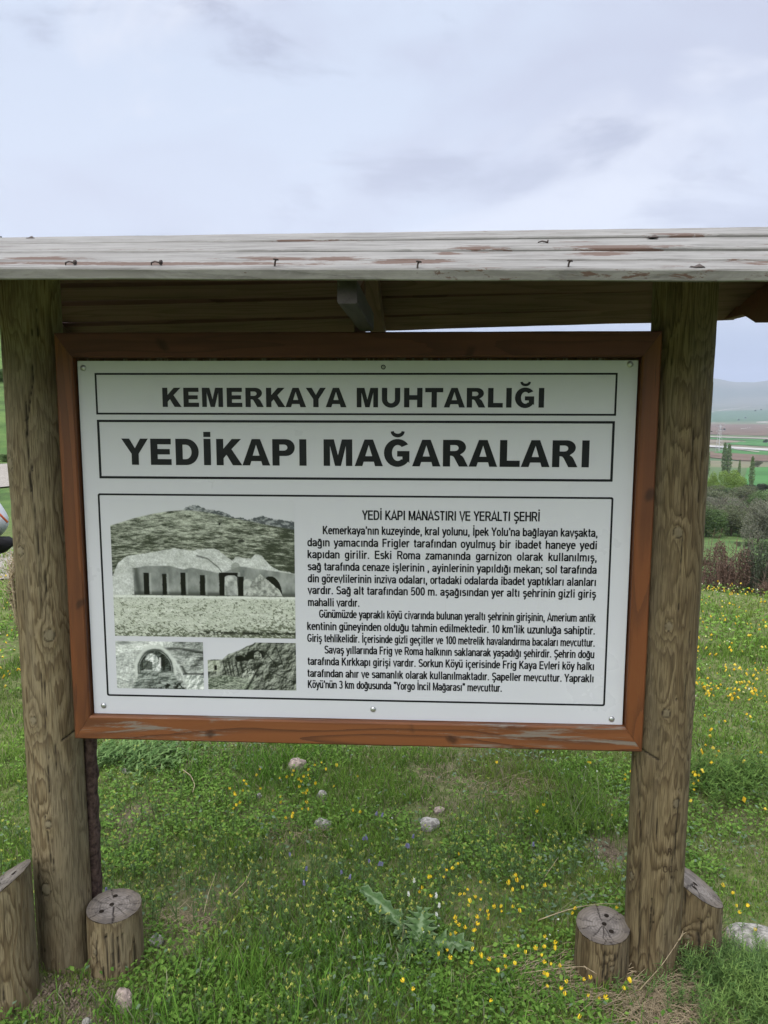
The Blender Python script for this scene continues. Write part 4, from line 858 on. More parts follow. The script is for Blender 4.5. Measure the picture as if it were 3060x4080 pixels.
stump(-.732, .030, .080, .170, -.03, .05, 32, 'cracked flat-topped log stump with three drilled holes, right beside the left post', [(-.012, .040), (-.008, .002), (-.026, -.030)], [(.022, .0026), (-.055, .0008)], M_POST)
stump(.730, .036, .077, .158, .02, .12, 33, 'deeply cracked flat-topped log stump with ringed heart, just left of the right post', [(.018, .034), (.004, .002), (.018, -.026)], [(-.012, .0016), (.025, .0008), (-.05, .0008)], M_POST2)
stump(1.010, .105, .085, .254, -.64, .03, 34, 'slant-topped log stump right of the right post, foot hidden in feathery weeds', [(-.028, .03), (.005, .0), (-.008, -.03)], [(-.048, .0018), (-.005, .0008)], M_POST2)

# ------------------------------------------------------------------ grass and small plants
def clear(x, y):                                  # keep roots out of the logs
    ok = np.ones(len(x), bool)
    for cx_, cy_, r in [(PL[0], PL[1], .08), (PR[0], PR[1], .08), (-.988, -.12, .09), (-.732, .03, .083), (.728, .036, .078), (1.012, .105, .088)]: ok &= (x - cx_) ** 2 + (y - cy_) ** 2 > r * r
    return ok
DUSTY = np.array([.30, .26, .17])
def blades(name, n, xr, yr, hmin, hmax, wd, seed, label_kind='stuff', colf=None, density=True, lean=.55, keep=None, segs=3, patch=1.0):
    r = np.random.default_rng(seed); x = r.uniform(*xr, n); y = r.uniform(*yr, n); cl = fbm(x * 5.5, y * 5.5, 0, seed + 1, 3)
    if density: ok = r.random(n) < (1 - .93 * bare(x, y)) * (.35 + 1.3 * sstep(.25, .6, cl)); ok &= clear(x, y)
    else: ok = clear(x, y)
    if keep is not None: ok &= keep(x, y, r)
    x, y, cl = x[ok], y[ok], cl[ok]; n = len(x); z = ground(x, y) - .004
    tall = sstep(.5, .72, fbm(x * 2.3 + 4, y * 2.3, 0, seed + 2, 3)); h = (hmin + (hmax - hmin) * r.random(n) ** 1.6) * (.62 + .75 * tall * patch)
    a = r.uniform(0, 2 * np.pi, n); ln = lean * (.3 + r.random(n)) * h; fa = a + r.normal(0, .8, n); w = wd * r.uniform(.6, 1.35, n)
    sx, sy = np.cos(fa + np.pi / 2) * w / 2, np.sin(fa + np.pi / 2) * w / 2; V = []
    ts = [0, .38, .72, 1.0]; ws = [1, .95, .62, 0]
    for t, q in zip(ts, ws):
        bx = x + np.cos(a) * ln * t ** 1.8; by = y + np.sin(a) * ln * t ** 1.8; bz = z + h * (t - .22 * t ** 3 * lean)
        if q: V += [np.stack([bx - sx * q, by - sy * q, bz], -1), np.stack([bx + sx * q, by + sy * q, bz], -1)]
        else: V += [np.stack([bx, by, bz], -1)]
    V = np.stack(V, 1); i0 = (np.arange(n) * 7)[:, None]
    tri = np.array([[0, 1, 3], [0, 3, 2], [2, 3, 5], [2, 5, 4], [4, 5, 6]]); F = (i0[:, None, :] + tri[None]).reshape(-1, 3)
    hue = (r.random(n) ** 1.3)[:, None]; cA = np.array([.050, .118, .020]); cB = np.array([.265, .420, .074]); cc = cA + (cB - cA) * (hue * .7 + .3 * cl[:, None])
    warm = sstep(.5, .66, fbm(x * 1.4, y * 1.4, 0, seed + 7, 3))[:, None]; cc = cc * (1 - warm * .4) + np.array([.22, .26, .062]) * warm * .4
    dry = (r.random(n) < .10 + .25 * bare(x, y))[:, None]; cc = np.where(dry, DUSTY * (.6 + .7 * r.random(n)[:, None]), cc)
    if colf is not None: cc = colf(x, y, r, cc)
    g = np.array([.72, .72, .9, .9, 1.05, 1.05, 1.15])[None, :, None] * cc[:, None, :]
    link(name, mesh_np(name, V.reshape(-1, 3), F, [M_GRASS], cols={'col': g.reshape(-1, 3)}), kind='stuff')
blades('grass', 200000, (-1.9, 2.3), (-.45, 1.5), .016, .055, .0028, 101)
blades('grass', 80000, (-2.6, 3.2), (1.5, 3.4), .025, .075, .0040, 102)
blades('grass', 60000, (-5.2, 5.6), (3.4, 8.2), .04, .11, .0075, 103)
tuft_c = [(430, 1660, .16, .16), (590, 1655, .28, .2), (840, 2150, .5, .12), (1240, 1690, .18, .12), (560, 2120, .25, .12), (1000, 2150, .3, .1), (1170, 1800, .15, .2), (740, 2060, .3, .12), (300, 2190, .3, .08), (1260, 1760, .1, .2)]
tuft = [(*atZ(u, v, 0)[:2], a, b_) for u, v, a, b_ in tuft_c]
def in_tuft(x, y, r):
    m = np.zeros(len(x))
    for tx, ty, a, b_ in tuft: m = np.maximum(m, np.exp(-((x - tx) / a) ** 2 - ((y - ty) / b_) ** 2))
    return r.random(len(x)) < m
blades('tall_grass', 90000, (-1.4, 1.7), (-.4, 2.0), .07, .15, .0034, 104, keep=in_tuft, lean=.6, colf=lambda x, y, r, c: c * np.array([.75, .9, .8]), patch=.6)
def straw(x, y, r):
    return r.random(len(x)) < np.clip(bare(x, y) * 1.2 - .1, .035, 1)
blades('dry_straw', 26000, (-1.9, 2.6), (-.4, 2.6), .012, .03, .0018, 105, density=False, lean=2.6, keep=straw, colf=lambda x, y, r, c: DUSTY * (.65 + .8 * r.random(len(x)))[:, None])

def leaflets(name, n, xr, yr, hr, sz, seed, colA, colB, keep=None, mat=None, flat=.5):
    """single small leaves on the turf: folded diamonds"""
    r = np.random.default_rng(seed); x = r.uniform(*xr, n); y = r.uniform(*yr, n); ok = (r.random(n) < (1 - .9 * bare(x, y))) & clear(x, y)
    if keep is not None: ok &= keep(x, y, r)
    x, y = x[ok], y[ok]; n = len(x); z = ground(x, y) + r.uniform(*hr, n); s = sz * r.uniform(.5, 1.5, n); a = r.uniform(0, 2 * np.pi, n); el = r.uniform(-.2, 1.1, n) * flat
    d = np.stack([np.cos(a) * np.cos(el), np.sin(a) * np.cos(el), np.sin(el)], -1); sd = np.stack([-np.sin(a), np.cos(a), r.normal(0, .3, n)], -1); P = np.stack([x, y, z], -1)
    V = np.stack([P, P + d * s[:, None] * .55 + sd * s[:, None] * .3 + [0, 0, .001], P + d * s[:, None], P + d * s[:, None] * .55 - sd * s[:, None] * .3 + [0, 0, .001]], 1)
    F = ((np.arange(n) * 4)[:, None, None] + np.array([[0, 1, 2], [0, 2, 3]])[None]).reshape(-1, 3)
    t = r.random(n)[:, None]; c = np.array(colA) * (1 - t) + np.array(colB) * t; c = np.repeat(c[:, None], 4, 1)
    link(name, mesh_np(name, V.reshape(-1, 3), F, [mat or M_LEAF], cols={'col': c.reshape(-1, 3)}), kind='stuff')
clump = lambda sc, th, sd: (lambda x, y, r: r.random(len(x)) < .12 + .88 * sstep(th, th + .12, fbm(x * sc, y * sc, 0, sd, 3)))
leaflets('clover', 150000, (-1.9, 2.4), (-.4, 2.2), (.004, .042), .014, 201, (.065, .145, .024), (.185, .310, .060), clump(3.5, .48, 7))
leaflets('low_weeds', 60000, (-5, 5.4), (2.2, 7.8), (.01, .08), .026, 202, (.07, .16, .026), (.20, .33, .06), clump(1.5, .42, 8))
leaflets('grey_green_herb', 16000, (-1.8, 2.2), (-.4, 2.0), (.005, .05), .016, 203, (.10, .16, .09), (.17, .235, .15), clump(2.8, .60, 9))

# upright small plants with yellow-green tips
def alyssum(n, spots, seed, name='alyssum', hh=(.05, .10)):
    r = np.random.default_rng(seed); V = []; F = []; C = []; k = 0
    per = n // len(spots)
    for (sx_, sy_, a, b_) in spots:
        xs = sx_ + r.normal(0, a, per); ys = sy_ + r.normal(0, b_, per); keep = clear(xs, ys)
        for x, y in zip(xs[keep], ys[keep]):
            z = G(x, y); h = r.uniform(*hh); lx, ly = r.normal(0, .012, 2); nl = 15
            def quad(P, d, s, sc_, col):
                nonlocal k
                V.extend([P, P + d * sc_ * .5 + s * sc_ * .33, P + d * sc_, P + d * sc_ * .5 - s * sc_ * .33]); F.extend([[k, k+1, k+2], [k, k+2, k+3]]); C.extend([col] * 4); k += 4
            top = np.array([x + lx, y + ly, z + h]); b0 = np.array([x, y, z])
            quad(b0, (top - b0) / h, np.array([1, 0, 0]) * .07, h, (.09, .14, .05))
            for j in range(nl):
                t = .15 + .8 * j / nl; a_ = r.uniform(0, 6.28); d = np.array([math.cos(a_), math.sin(a_), .7]); s = np.array([-math.sin(a_), math.cos(a_), 0]); quad(b0 + (top - b0) * t, d, s, r.uniform(.006, .012), tuple(np.array([.095, .165, .055]) * r.uniform(.7, 1.3)))
            for j in range(7):
                a_ = r.uniform(0, 6.28); d = np.array([math.cos(a_) * .8, math.sin(a_) * .8, 1.0]); s = np.array([-math.sin(a_), math.cos(a_), 0]); quad(top + r.normal(0, .002, 3), d, s, r.uniform(.0045, .007), tuple(np.array([.40, .43, .10]) * r.uniform(.7, 1.15)))
    link(name, mesh_np(name, np.array(V), np.array(F), [M_LEAF], cols={'col': np.array(C)}), kind='stuff')
S2 = lambda L: [(*atZ(u, v, .05)[:2], a, b_) for u, v, a, b_ in L]
alyssum(900, S2([(300, 1850, .14, .22), (420, 1830, .16, .18), (560, 1850, .22, .16), (700, 1930, .22, .12), (830, 1870, .2, .12), (600, 1960, .2, .1), (25, 1830, .14, .45), (1000, 1830, .2, .15), (1180, 1830, .16, .2), (740, 2010, .2, .08), (640, 2160, .2, .07), (250, 1760, .1, .3), (1130, 1900, .15, .1)]), 301)

# tiny far flowers of the meadow on both sides: countless
def specks(name, n, regs, seed, size, cols_, zr):
    r = np.random.default_rng(seed); V = []; F = []; C = []; k = 0
    for (x0, x1, y0, y1, wt) in regs:
        m = int(n * wt); xs = r.uniform(x0, x1, m); ys = r.uniform(y0, y1, m); cl = fbm(xs * 1.7, ys * 1.7, 0, seed, 3); ok = (r.random(m) < .15 + .85 * sstep(.42, .62, cl)) & clear(xs, ys); xs, ys = xs[ok], ys[ok]; zs = ground(xs, ys) + r.uniform(*zr, len(xs))
        for x, y, z in zip(xs, ys, zs):
            s = size * r.uniform(.6, 1.3); c = np.array(cols_[r.integers(len(cols_))]) * r.uniform(.85, 1.1); P = np.array([x, y, z])
            q = r.normal(0, .25, 2)
            V += [P + (s*.5, 0, q[0]*s), P + (0, s*.5, q[1]*s), P + (-s*.5, 0, -q[0]*s), P + (0, -s*.5, -q[1]*s), P + (0, 0, s*.55), P - (0, 0, s*.5)]
            F += [[k,k+1,k+4],[k+1,k+2,k+4],[k+2,k+3,k+4],[k+3,k,k+4],[k+1,k,k+5],[k+2,k+1,k+5],[k+3,k+2,k+5],[k,k+3,k+5]]; C += [c] * 6; k += 6
    link(name, mesh_np(name, np.array(V), np.array(F), [M_PETAL], cols={'col': np.clip(np.array(C), 0, .9)}, smooth=False), kind='stuff')
YEL = [(.80, .56, .03), (.85, .66, .08), (.70, .46, .02)]
specks('meadow_flowers', 4200, [(1.2, 4.2, 2.0, 5.9, .85), (-4.2, -1.3, 1.6, 5.4, .35), (1.1, 3.2, .8, 2.2, .05)], 401, .016, YEL, (.05, .11))
specks('pale_meadow_flowers', 700, [(1.2, 4.2, 2.0, 5.9, .8), (-4.0, -1.3, 1.6, 5.4, .2)], 402, .011, [(.7, .7, .55), (.72, .68, .3)], (.05, .10))
specks('tiny_white_flowers', 160, [(.1, 1.0, 1.0, 1.9, .6), (-.8, .8, .1, .9, .4)], 403, .006, [(.75, .77, .72)], (.04, .07))

# yellow cup flowers that can be counted
def cup(petals, col, s, droop=0):
    b = MB(); h = 1.0; P = [(0, 0, 0), (.08, .02, .35), (.03, .05, .7), (.0, 0, 1.0)]; V = []; F = []
    b.tube([(0, 0, -.075), (.002, .001, -.03), (0, 0, 0)], .0009, 4, 0, False)
    n = 5
    for i in range(n):
        a = 2 * math.pi * i / n; w = .62; pr = [(0, 0, .12), (.50, .35, .45), (.62, .9, .5), (.50, 1.35, .3)]; V = []
        for rr_, zz, hw in pr:
            for sg in (-1, 1): q = a + sg * w * hw / max(.4, rr_ + .3); V.append((rr_ * s * math.cos(q), rr_ * s * math.sin(q), zz * s))
        b.add(V, [[0, 1, 3, 2], [2, 3, 5, 4], [4, 5, 7, 6]], 1)
    return b.mesh('yellow_flower', [M_STEM, M_YEL])
M_STEM = mat_plain('green_stem', (.10, .16, .06), .7, .2); M_YEL = mat_plain('buttery_yellow_petal', (.80, .58, .03), .5, .3, .12, 200)
cups = [cup(5, None, s) for s in (.0088, .0102, .0078)]
z5 = lambda L: [(x * .5, 1463.8 + y * .5) for x, y in L]; z6 = lambda L: [(829.5 + x * .5, 1463.8 + y * .5) for x, y in L]
FA = z5([(1120,397),(1105,425),(1052,448),(1068,463),(992,480),(1015,497),(1050,490),(1012,508),(1005,565),(1020,552),(1033,541),(1125,480),(1205,435),(1237,430),(1262,425),(1268,408),(1290,440),(1300,450),(1310,430),(1330,405),(1335,425),(1340,437),(1362,380),(1388,370),(1408,400),(1455,382),(1440,470),(1325,485),(1325,500),(1312,492),(1290,470),(1330,540),(1305,565),(1333,570),(1262,605),(1270,585),(1240,605),(1180,568),(1208,515),(1210,540),(1362,460),(1545,427),(1552,582),(1525,575)])
FB = z6([(205,860),(195,865),(165,910),(200,945),(155,925),(260,862),(275,830),(290,825),(318,805),(325,765),(320,935),(345,935),(365,915),(375,970),(370,985),(415,880),(400,945),(420,960),(416,1000),(410,1035),(445,1010),(450,1025),(448,1040),(475,985),(477,995),(500,990),(505,1010),(545,880),(540,890),(555,920),(575,855),(575,880),(560,910),(600,910),(695,900),(555,990),(590,1012),(305,1040),(315,1052),(330,1065),(352,1080),(380,1090),(385,1093),(400,1065),(290,1108),(305,1097)])
FC = z6([(235,1200),(283,1205),(278,1175),(378,1178),(425,1208),(380,1230),(460,1215),(495,1270),(520,1205),(530,1250),(560,1235),(583,1160),(612,1190),(655,1165),(680,1200),(690,1225),(697,1165),(697,1115),(735,1145),(740,1175),(718,1238),(695,1275),(705,1290),(710,1335),(762,1245),(762,1345),(782,1370),(793,1315),(895,1295),(880,1375),(930,1380),(955,1380),(860,1300),(1043,1345),(1068,1315),(455,1395),(838,1470),(88,1310),(120,1345),(810,1020),(818,998),(1000,990)])
FD = z6([(658,577),(690,550),(985,593),(880,362),(893,370),(1043,418),(1043,436),(487,367)])
FE = z6([(1330,405),(1340,420),(1345,402),(1365,417),(1335,455),(1337,480),(1360,440)]); FF = z6([(1607,1085),(1565,985),(1525,990),(1530,1010),(1472,900),(1500,928)])
def flowers(L, label, group, hz=.075):
    for i, (u, v) in enumerate(L):
        hh = hz * random.uniform(.8, 1.15); p = atZ(u, v, hh); g = G(p[0], p[1]); p = atZ(u, v, g + hh); g = G(p[0], p[1])
        o = link('yellow_flower', cups[i % 3]); o.location = (p[0], p[1], g + hh - .004); o.rotation_euler = (random.uniform(-.7, .7), random.uniform(-.7, .7), random.uniform(0, 6)); o.scale = (random.uniform(.7, 1.15),) * 2 + (random.uniform(.75, 1.2),); tag(o, label, 'flower', group)
flowers(FA, 'small yellow cup flower in the clump by the rounded pinkish stone', 'yellow flowers by the pale stone')
flowers(FB, 'small yellow cup flower in the dense drift up and to the right of the thistle', 'yellow flowers in the drift behind the thistle')
flowers(FC, 'small yellow cup flower between the thistle and the stump left of the right post', 'yellow flowers in front of the right stump')
flowers(FD, 'lone yellow cup flower in the turf just left of the right post', 'lone yellow flowers left of the right post')
flowers(FE, 'small yellow cup flower in the bunch against the right edge of the right post', 'yellow flowers at the right edge of the post')
flowers(FF, 'yellow cup flower in the turf above the big pale stone at the lower right', 'yellow flowers near the big pale stone')
# purple and white spikes
M_PUR = mat_plain('violet_petal', (.20, .19, .36), .6, .2, .25, 150); M_WH = mat_plain('white_petal', (.72, .74, .68), .6, .2, .1, 150)
def spike(mat, s, name):
    b = MB(); b.tube([(0, 0, -.08), (0, .002, 0), (0, 0, .02)], .0011, 4, 0, False)
    for j in range(22):
        a = j * 2.4; t = j / 22; r0 = s * (.45 - .28 * t); c = np.array([math.cos(a) * r0, math.sin(a) * r0, s * 1.9 * t]); e = s * .24
        b.add([c + (e, 0, 0), c + (0, e, 0), c - (e, 0, 0), c - (0, e, 0), c + (0, 0, e), c - (0, 0, e)], [[0,1,4],[1,2,4],[2,3,4],[3,0,4],[1,0,5],[2,1,5],[3,2,5],[0,3,5]], 1)
    return b.mesh(name, [M_STEM, mat], False)
pm = spike(M_PUR, .0085, 'violet_flower'); wm = spike(M_WH, .008, 'white_flower')
def spikes(L, me, name, label, group):
    for u, v in L:
        p = atZ(u, v, .08); g = G(p[0], p[1]); p = atZ(u, v, g + .08); o = link(name, me); o.location = (p[0], p[1], g + .07); o.rotation_euler = (random.uniform(-.3, .3), random.uniform(-.3, .3), random.uniform(0, 6)); tag(o, label, 'flower', group)
spikes(z5([(1255,760),(1475,835),(1510,858),(1322,820),(1313,885),(1570,690),(1585,688),(1625,585),(1650,590),(1637,800),(1650,800),(1596,788)]) + z6([(95,720),(125,682),(105,725)]), pm, 'violet_flower', 'small violet flower spike in the turf under the middle of the board', 'violet flower spikes under the middle of the board')
spikes(z6([(645,720)]), pm, 'violet_flower', 'single violet flower spike standing apart, left of the bare patch by the right post', None) if False else None
for (u, v), lb in [((829.5 + 645 * .5, 1463.8 + 360), 'single violet flower spike standing apart, left of bare soil by the right post'), ((457 * .5, 1463.8 + 442), 'single pale violet flower spike right above the left inner stump')]:
    p = atZ(u, v, .08); o = link('violet_flower', pm); o.location = (p[0], p[1], G(p[0], p[1]) + .07); tag(o, lb, 'flower')
spikes(z6([(130,873),(107,930),(238,980),(228,1015),(225,937)]), wm, 'white_flower', 'tiny white flower head among the weeds beside the thistle', 'white flower heads beside the thistle')

# thistle: rosette of big spiny leaves
th = atZ(905, 2046, .01); thz = G(th[0], th[1]); thistle = empty('thistle', (th[0], th[1], thz), 'big grey-green thistle rosette with spiny lobed leaves in the middle of the foreground grass', 'thistle')
def thistle_leaf(tip, width, curl=.05, nl=9, seed=0):
    r = np.random.default_rng(seed); tip = np.array(tip, float); L = np.linalg.norm(tip[:2]); d = tip / np.linalg.norm(tip); sd = np.cross(d, (0, 0, 1)); sd /= np.linalg.norm(sd); up = np.cross(sd, d)
    V = []; F = []; rib = []; n = nl * 4; k = 0
    for i in range(n + 1):
        t = i / n; c = tip * t + up * curl * math.sin(math.pi * t) + np.array([0, 0, -.02 * t * t]); env = width * (math.sin(math.pi * min(1, t * .92 + .06)) ** .6)
        ph = (t * nl) % 1; lob = .45 + .55 * (1 - abs(2 * ph - 1)) ** 1.5
        for sg in (-1, 1):
            w = env * lob * r.uniform(.85, 1.15) * sg; tipf = d * width * .35 * lob
            V.append(c + sd * w * .5 + up * (.004 * math.sin(t * 40) + .006)); rib.append(.35)
            V.append(c + sd * w + tipf + up * r.uniform(-.004, .012)); rib.append(.8)
        V.append(c); rib.append(1.0)
    for i in range(n):
        a, b = i * 5, (i + 1) * 5
        F += [[a+4, a+0, b+0, b+4], [a+0, a+1, b+1, b+0], [a+2, a+4, b+4, b+2], [a+3, a+2, b+2, b+3]]
    link('leaf', mesh_np('leaf', V, F, [M_THISTLE], {'rib': rib}), thistle)
for j, (u, v, z, w) in enumerate([(779, 1912, .11, .030), (822, 1960, .08, .024), (914, 1953, .10, .034), (940, 1990, .06, .026), (1020, 2040, .045, .036), (868, 2062, .03, .026), (850, 2010, .05, .026), (960, 2075, .02, .018), (880, 1985, .07, .028)]):
    p = atZ(u, v, thz + z); thistle_leaf((p[0] - th[0], p[1] - th[1], z), w * 1.5, .02, 6, j)

# ------------------------------------------------------------------ stones
def stone(u, v, w, h, label, mat=M_STONE, seed=0, flat=.55, depth=1.0):
    p = onground(u, v + h * .3); d = np.linalg.norm(p[:2] - CAM[:2]); W = w * d / 1661 * 1.08; H = h * d / 1661 * 1.0
    bm = bmesh.new(); bmesh.ops.create_icosphere(bm, subdivisions=4, radius=.5); V = np.array([v_.co[:] for v_ in bm.verts])
    n = fbm(V[:, 0] * 2.2 + seed, V[:, 1] * 2.2, V[:, 2] * 2.2, seed, 3) - .5; V = V * (1 + .9 * n[:, None]); V = np.sign(V) * np.abs(V) ** .88
    V += (fbm(V[:, 0] * 14, V[:, 1] * 14, V[:, 2] * 14, seed, 2)[:, None] - .5) * .03
    V[:, 0] *= W; V[:, 1] *= W * depth; V[:, 2] *= H * 1.25
    for a, b in zip(bm.verts, V): a.co = b
    me = bpy.data.meshes.new('stone'); bm.to_mesh(me); bm.free(); me.materials.append(mat); me.polygons.foreach_set('use_smooth', np.ones(len(me.polygons), bool))
    o = link('stone', me); o.location = (p[0], p[1], p[2] + H * .28); o.rotation_euler = (0, random.uniform(-.15, .15), random.uniform(-.5, .5)); return tag(o, label, 'stone')
stone(643, 1655, 34, 28, 'rounded pinkish-grey stone among yellow flowers under the left half of the board', M_STONE2, 1)
stone(701, 1782, 42, 20, 'oblong pale grey stone lying tilted in the turf under the middle of the board', M_STONE, 2, depth=.6)
stone(698, 1722, 20, 22, 'small upright grey stone in weeds above the oblong pale stone', M_STONE, 3)
stone(927, 1781, 36, 22, 'small pale angular stone in the turf right of the middle of the board', M_STONE, 4)
stone(949, 1750, 22, 9, 'flat pinkish stone sunk in the turf above the small angular stone', M_STONE2, 5)
stone(270, 2166, 38, 46, 'pinkish flat stone standing in the grass below the left inner stump', M_STONE2, 6, depth=.7)
stone(188, 2207, 18, 10, 'tiny pale pebble in bare soil at the bottom left', M_STONE, 7)
stone(338, 2032, 26, 16, 'grey-green stone half buried right of the left inner stump', M_STONE, 8)
stone(1632, 2030, 92, 40, 'big pale flat stone at the right edge beyond the outer right stump', M_STONE, 9, depth=.7)
stone(277, 1665, 18, 6, 'thin pale stone lying near the left post', M_STONE, 10)
stone(551, 1806, 13, 11, 'brown pebble left of the oblong pale stone', M_STONE2, 11) if False else None
stone(1290, 1852, 9, 6, 'small clod on the bare soil patch by the right post', M_STONE2, 12)
stone(559, 1719, 12, 8, 'tiny pale stone in grass between two groups of yellow flowers', M_STONE, 13)
# soil heaps at the left post foot
def clods(u, v, n, sp, s, label, name):
    p = onground(u, v); b = MB()
    for i in range(n):
        x, y = p[0] + random.gauss(0, sp), p[1] + random.gauss(0, sp * .6)
        if not clear(np.array([x]), np.array([y]))[0]: continue
        q = s * random.uniform(.3, 1.2); z = G(x, y); c = np.array([x, y, z + q * .2]); e = [c + q * np.array(w) * random.uniform(.6, 1.2) for w in ((.5,0,0),(0,.5,0),(-.5,0,0),(0,-.5,0),(0,0,.4),(0,0,-.4))]
        b.add(e, [[0,1,4],[1,2,4],[2,3,4],[3,0,4],[1,0,5],[2,1,5],[3,2,5],[0,3,5]])
    link(name, b.mesh(name, [mat_plain('crumbled_soil', (.16, .125, .095), .95, .1, .4, 60)]), kind='stuff')
clods(150, 2150, 420, .07, .014, '', 'soil_crumbs'); clods(185, 2205, 260, .08, .010, '', 'soil_crumbs'); clods(1322, 1850, 200, .07, .010, '', 'soil_crumbs')

# dry stalks and straw heaps
M_STRAW = mat_plain('dry_straw_stalk', (.36, .29, .19), .8, .2, .25, 60); M_TWIG = mat_plain('green_twig', (.17, .18, .10), .8, .2, .25, 60)
def stalk(name, pts, r, label, cat, mat=M_STRAW, head=None):
    P = []
    for u, v, z in pts: p = atZ(u, v, z); P.append((p[0], p[1], z))
    P = np.array(P); t = np.linspace(0, 1, len(P)); tt = np.linspace(0, 1, 14); 
    Q = np.stack([np.interp(tt, t, P[:, i]) for i in range(3)], -1); Q[1:-1] = (Q[:-2] + 2 * Q[1:-1] + Q[2:]) / 4
    b = MB(); b.tube(Q, np.linspace(r, r * .5, len(Q)), 5)
    if head:
        d = Q[-1] - Q[-3]; d /= np.linalg.norm(d)
        for j in range(9): s0 = Q[-1] - d * head * (j / 9); off = np.array([random.gauss(0, .3), random.gauss(0, .3), random.gauss(0, .3)]); b.tube([s0, s0 + (d + off) * head * .35], [r * 1.1, r * .3], 4)
    return tag(link(name, b.mesh(name, [mat])), label, cat)
stalk('dry_stalk', [(1378, 2142, .03), (1430, 2085, .10), (1475, 2018, .16)], .0014, 'dry grass stalk with a bristly head leaning across the foot of the right post', 'dry stalk', head=.03)
stalk('dry_stalk', [(1425, 2110, .02), (1440, 2080, .06), (1484, 2040, .12)], .0012, 'shorter dry stalk leaning at the right edge of the right post foot', 'dry stalk', head=.025)
stalk('dead_twig', [(1162, 1988, .04), (1205, 1972, .07), (1245, 1960, .09), (1290, 1952, .10), (1345, 1953, .10)], .0016, 'thick curved dead twig reaching behind the right inner stump', 'twig', M_STRAW)
stalk('dead_twig', [(1200, 1974, .06), (1230, 1950, .10), (1262, 1925, .12), (1310, 1915, .13)], .0011, 'thin forked twig curving up above the right inner stump', 'twig', M_TWIG)
stalk('dead_twig', [(1210, 1972, .06), (1260, 1940, .10), (1345, 1930, .11)], .0010, 'thin straight twig between the curved twigs by the right post', 'twig', M_TWIG)
stalk('dry_stalk', [(1165, 1912, .03), (1190, 1875, .08), (1206, 1852, .1)], .0011, 'straight dry stalk standing left of the bare soil patch', 'dry stalk')
stalk('dry_stalk', [(1122, 2103, .04), (1200, 2092, .07), (1262, 2087, .09), (1280, 2099, .08)], .0011, 'arching dry grass stalk in front of the right inner stump', 'dry stalk', head=.03)
stalk('dry_stalk', [(440, 1975, .02), (450, 1930, .07), (467, 1885, .10)], .0012, 'upright dry stem with a curled tip right of the left stump', 'dry stalk')
stalk('dry_stalk', [(500, 1935, .02), (530, 1905, .06), (542, 1880, .08)], .0014, 'slanting dry stem in the turf under the left half of the board', 'dry stalk')
stalk('dry_stalk', [(395, 1663, .02), (412, 1675, .03), (421, 1695, .03), (416, 1712, .02)], .0022, 'pale curled dry stem lying in the turf near the left post', 'dry stalk')
stalk('dry_stalk', [(1045, 1700, .01), (1090, 1680, .03), (1150, 1664, .05)], .0014, 'thin dry straw in the thatch under the right half of the board', 'dry stalk')
def heap(name, u, v, n, spread, L, label_kind, mat, dirn=None, z=.02):
    p = onground(u, v); b = MB()
    for i in range(n):
        a = (dirn if dirn is not None else random.uniform(0, 6.28)) + random.gauss(0, .45); l = L * random.uniform(.5, 1.3); x, y = p[0] + random.gauss(0, spread), p[1] + random.gauss(0, spread * .6); g = G(x, y)
        q = random.uniform(.1, .5); P = [np.array([x + math.cos(a) * l * t, y + math.sin(a) * l * t, g + .004 + z * random.random() + q * l * t * (1 - t * .8)]) for t in (0, .5, 1)]; b.tube(P, [.0009, .0008, .0004], 3, 0, False)
    link(name, b.mesh(name, [mat]), kind='stuff')
heap('dry_straw', 1425, 2175, 520, .09, .10, '', M_STRAW); heap('dry_straw', 1330, 2130, 200, .10, .14, '', M_STRAW, .5); heap('dry_straw', 1400, 2135, 160, .05, .15, '', M_STRAW, .45, .05); heap('dry_straw', 1530, 2060, 90, .03, .10, '', M_STRAW, 1.3, .06); heap('dry_straw', 395, 2000, 120, .06, .06, '', M_STRAW)
heap('dry_straw', 620, 1805, 110, .09, .06, '', M_STRAW); heap('dry_straw', 1120, 1700, 160, .18, .07, '', M_STRAW); heap('dry_straw', 1185, 2120, 160, .11, .10, '', M_STRAW, .2)
heap('dry_straw', 430, 1625, 160, .22, .08, '', M_STRAW); heap('dry_straw', 950, 1640, 160, .3, .08, '', M_STRAW)

# feathery weeds
def feathery(name, u, v, n, spread, H, label, seed, cA=(.055, .115, .030), cB=(.17, .27, .085), lw=.0015, ll=(.014, .036), nj=26):
    r = np.random.default_rng(seed); p = onground(u, v); V = []; F = []; C = []; k = 0
    for i in range(n):
        x, y = p[0] + r.normal(0, spread), p[1] + r.normal(0, spread * .8)
        if not clear(np.array([x]), np.array([y]))[0]: continue
        g = G(x, y); h = H * r.uniform(.5, 1.1); ax = r.normal(0, .3, 2); 
        for j in range(nj):
            t = .1 + .9 * j / nj; b0 = np.array([x + ax[0] * h * t, y + ax[1] * h * t, g + h * t]); a = j * 2.4; l = r.uniform(*ll); d = np.array([math.cos(a), math.sin(a), r.uniform(.1, .9)]); d /= np.linalg.norm(d); s = np.array([-math.sin(a), math.cos(a), 0]) * lw
            V += [b0 - s, b0 + s, b0 + d * l]; F.append([k, k+1, k+2]); k += 3; q = r.random(); C += [np.array(cA) * (1 - q) + np.array(cB) * q] * 3
        V += [np.array([x-.0008, y, g]), np.array([x+.0008, y, g]), np.array([x + ax[0]*h, y + ax[1]*h, g + h])]; F.append([k, k+1, k+2]); k += 3; C += [np.array(cA)] * 3
    return tag(link(name, mesh_np(name, np.array(V), np.array(F), [M_LEAF], cols={'col': np.array(C)})), label, 'weed')
feathery('feathery_weed', 1560, 2130, 250, .10, .12, 'dense feathery green weed at the foot of the slant-topped stump, lower right', 1)
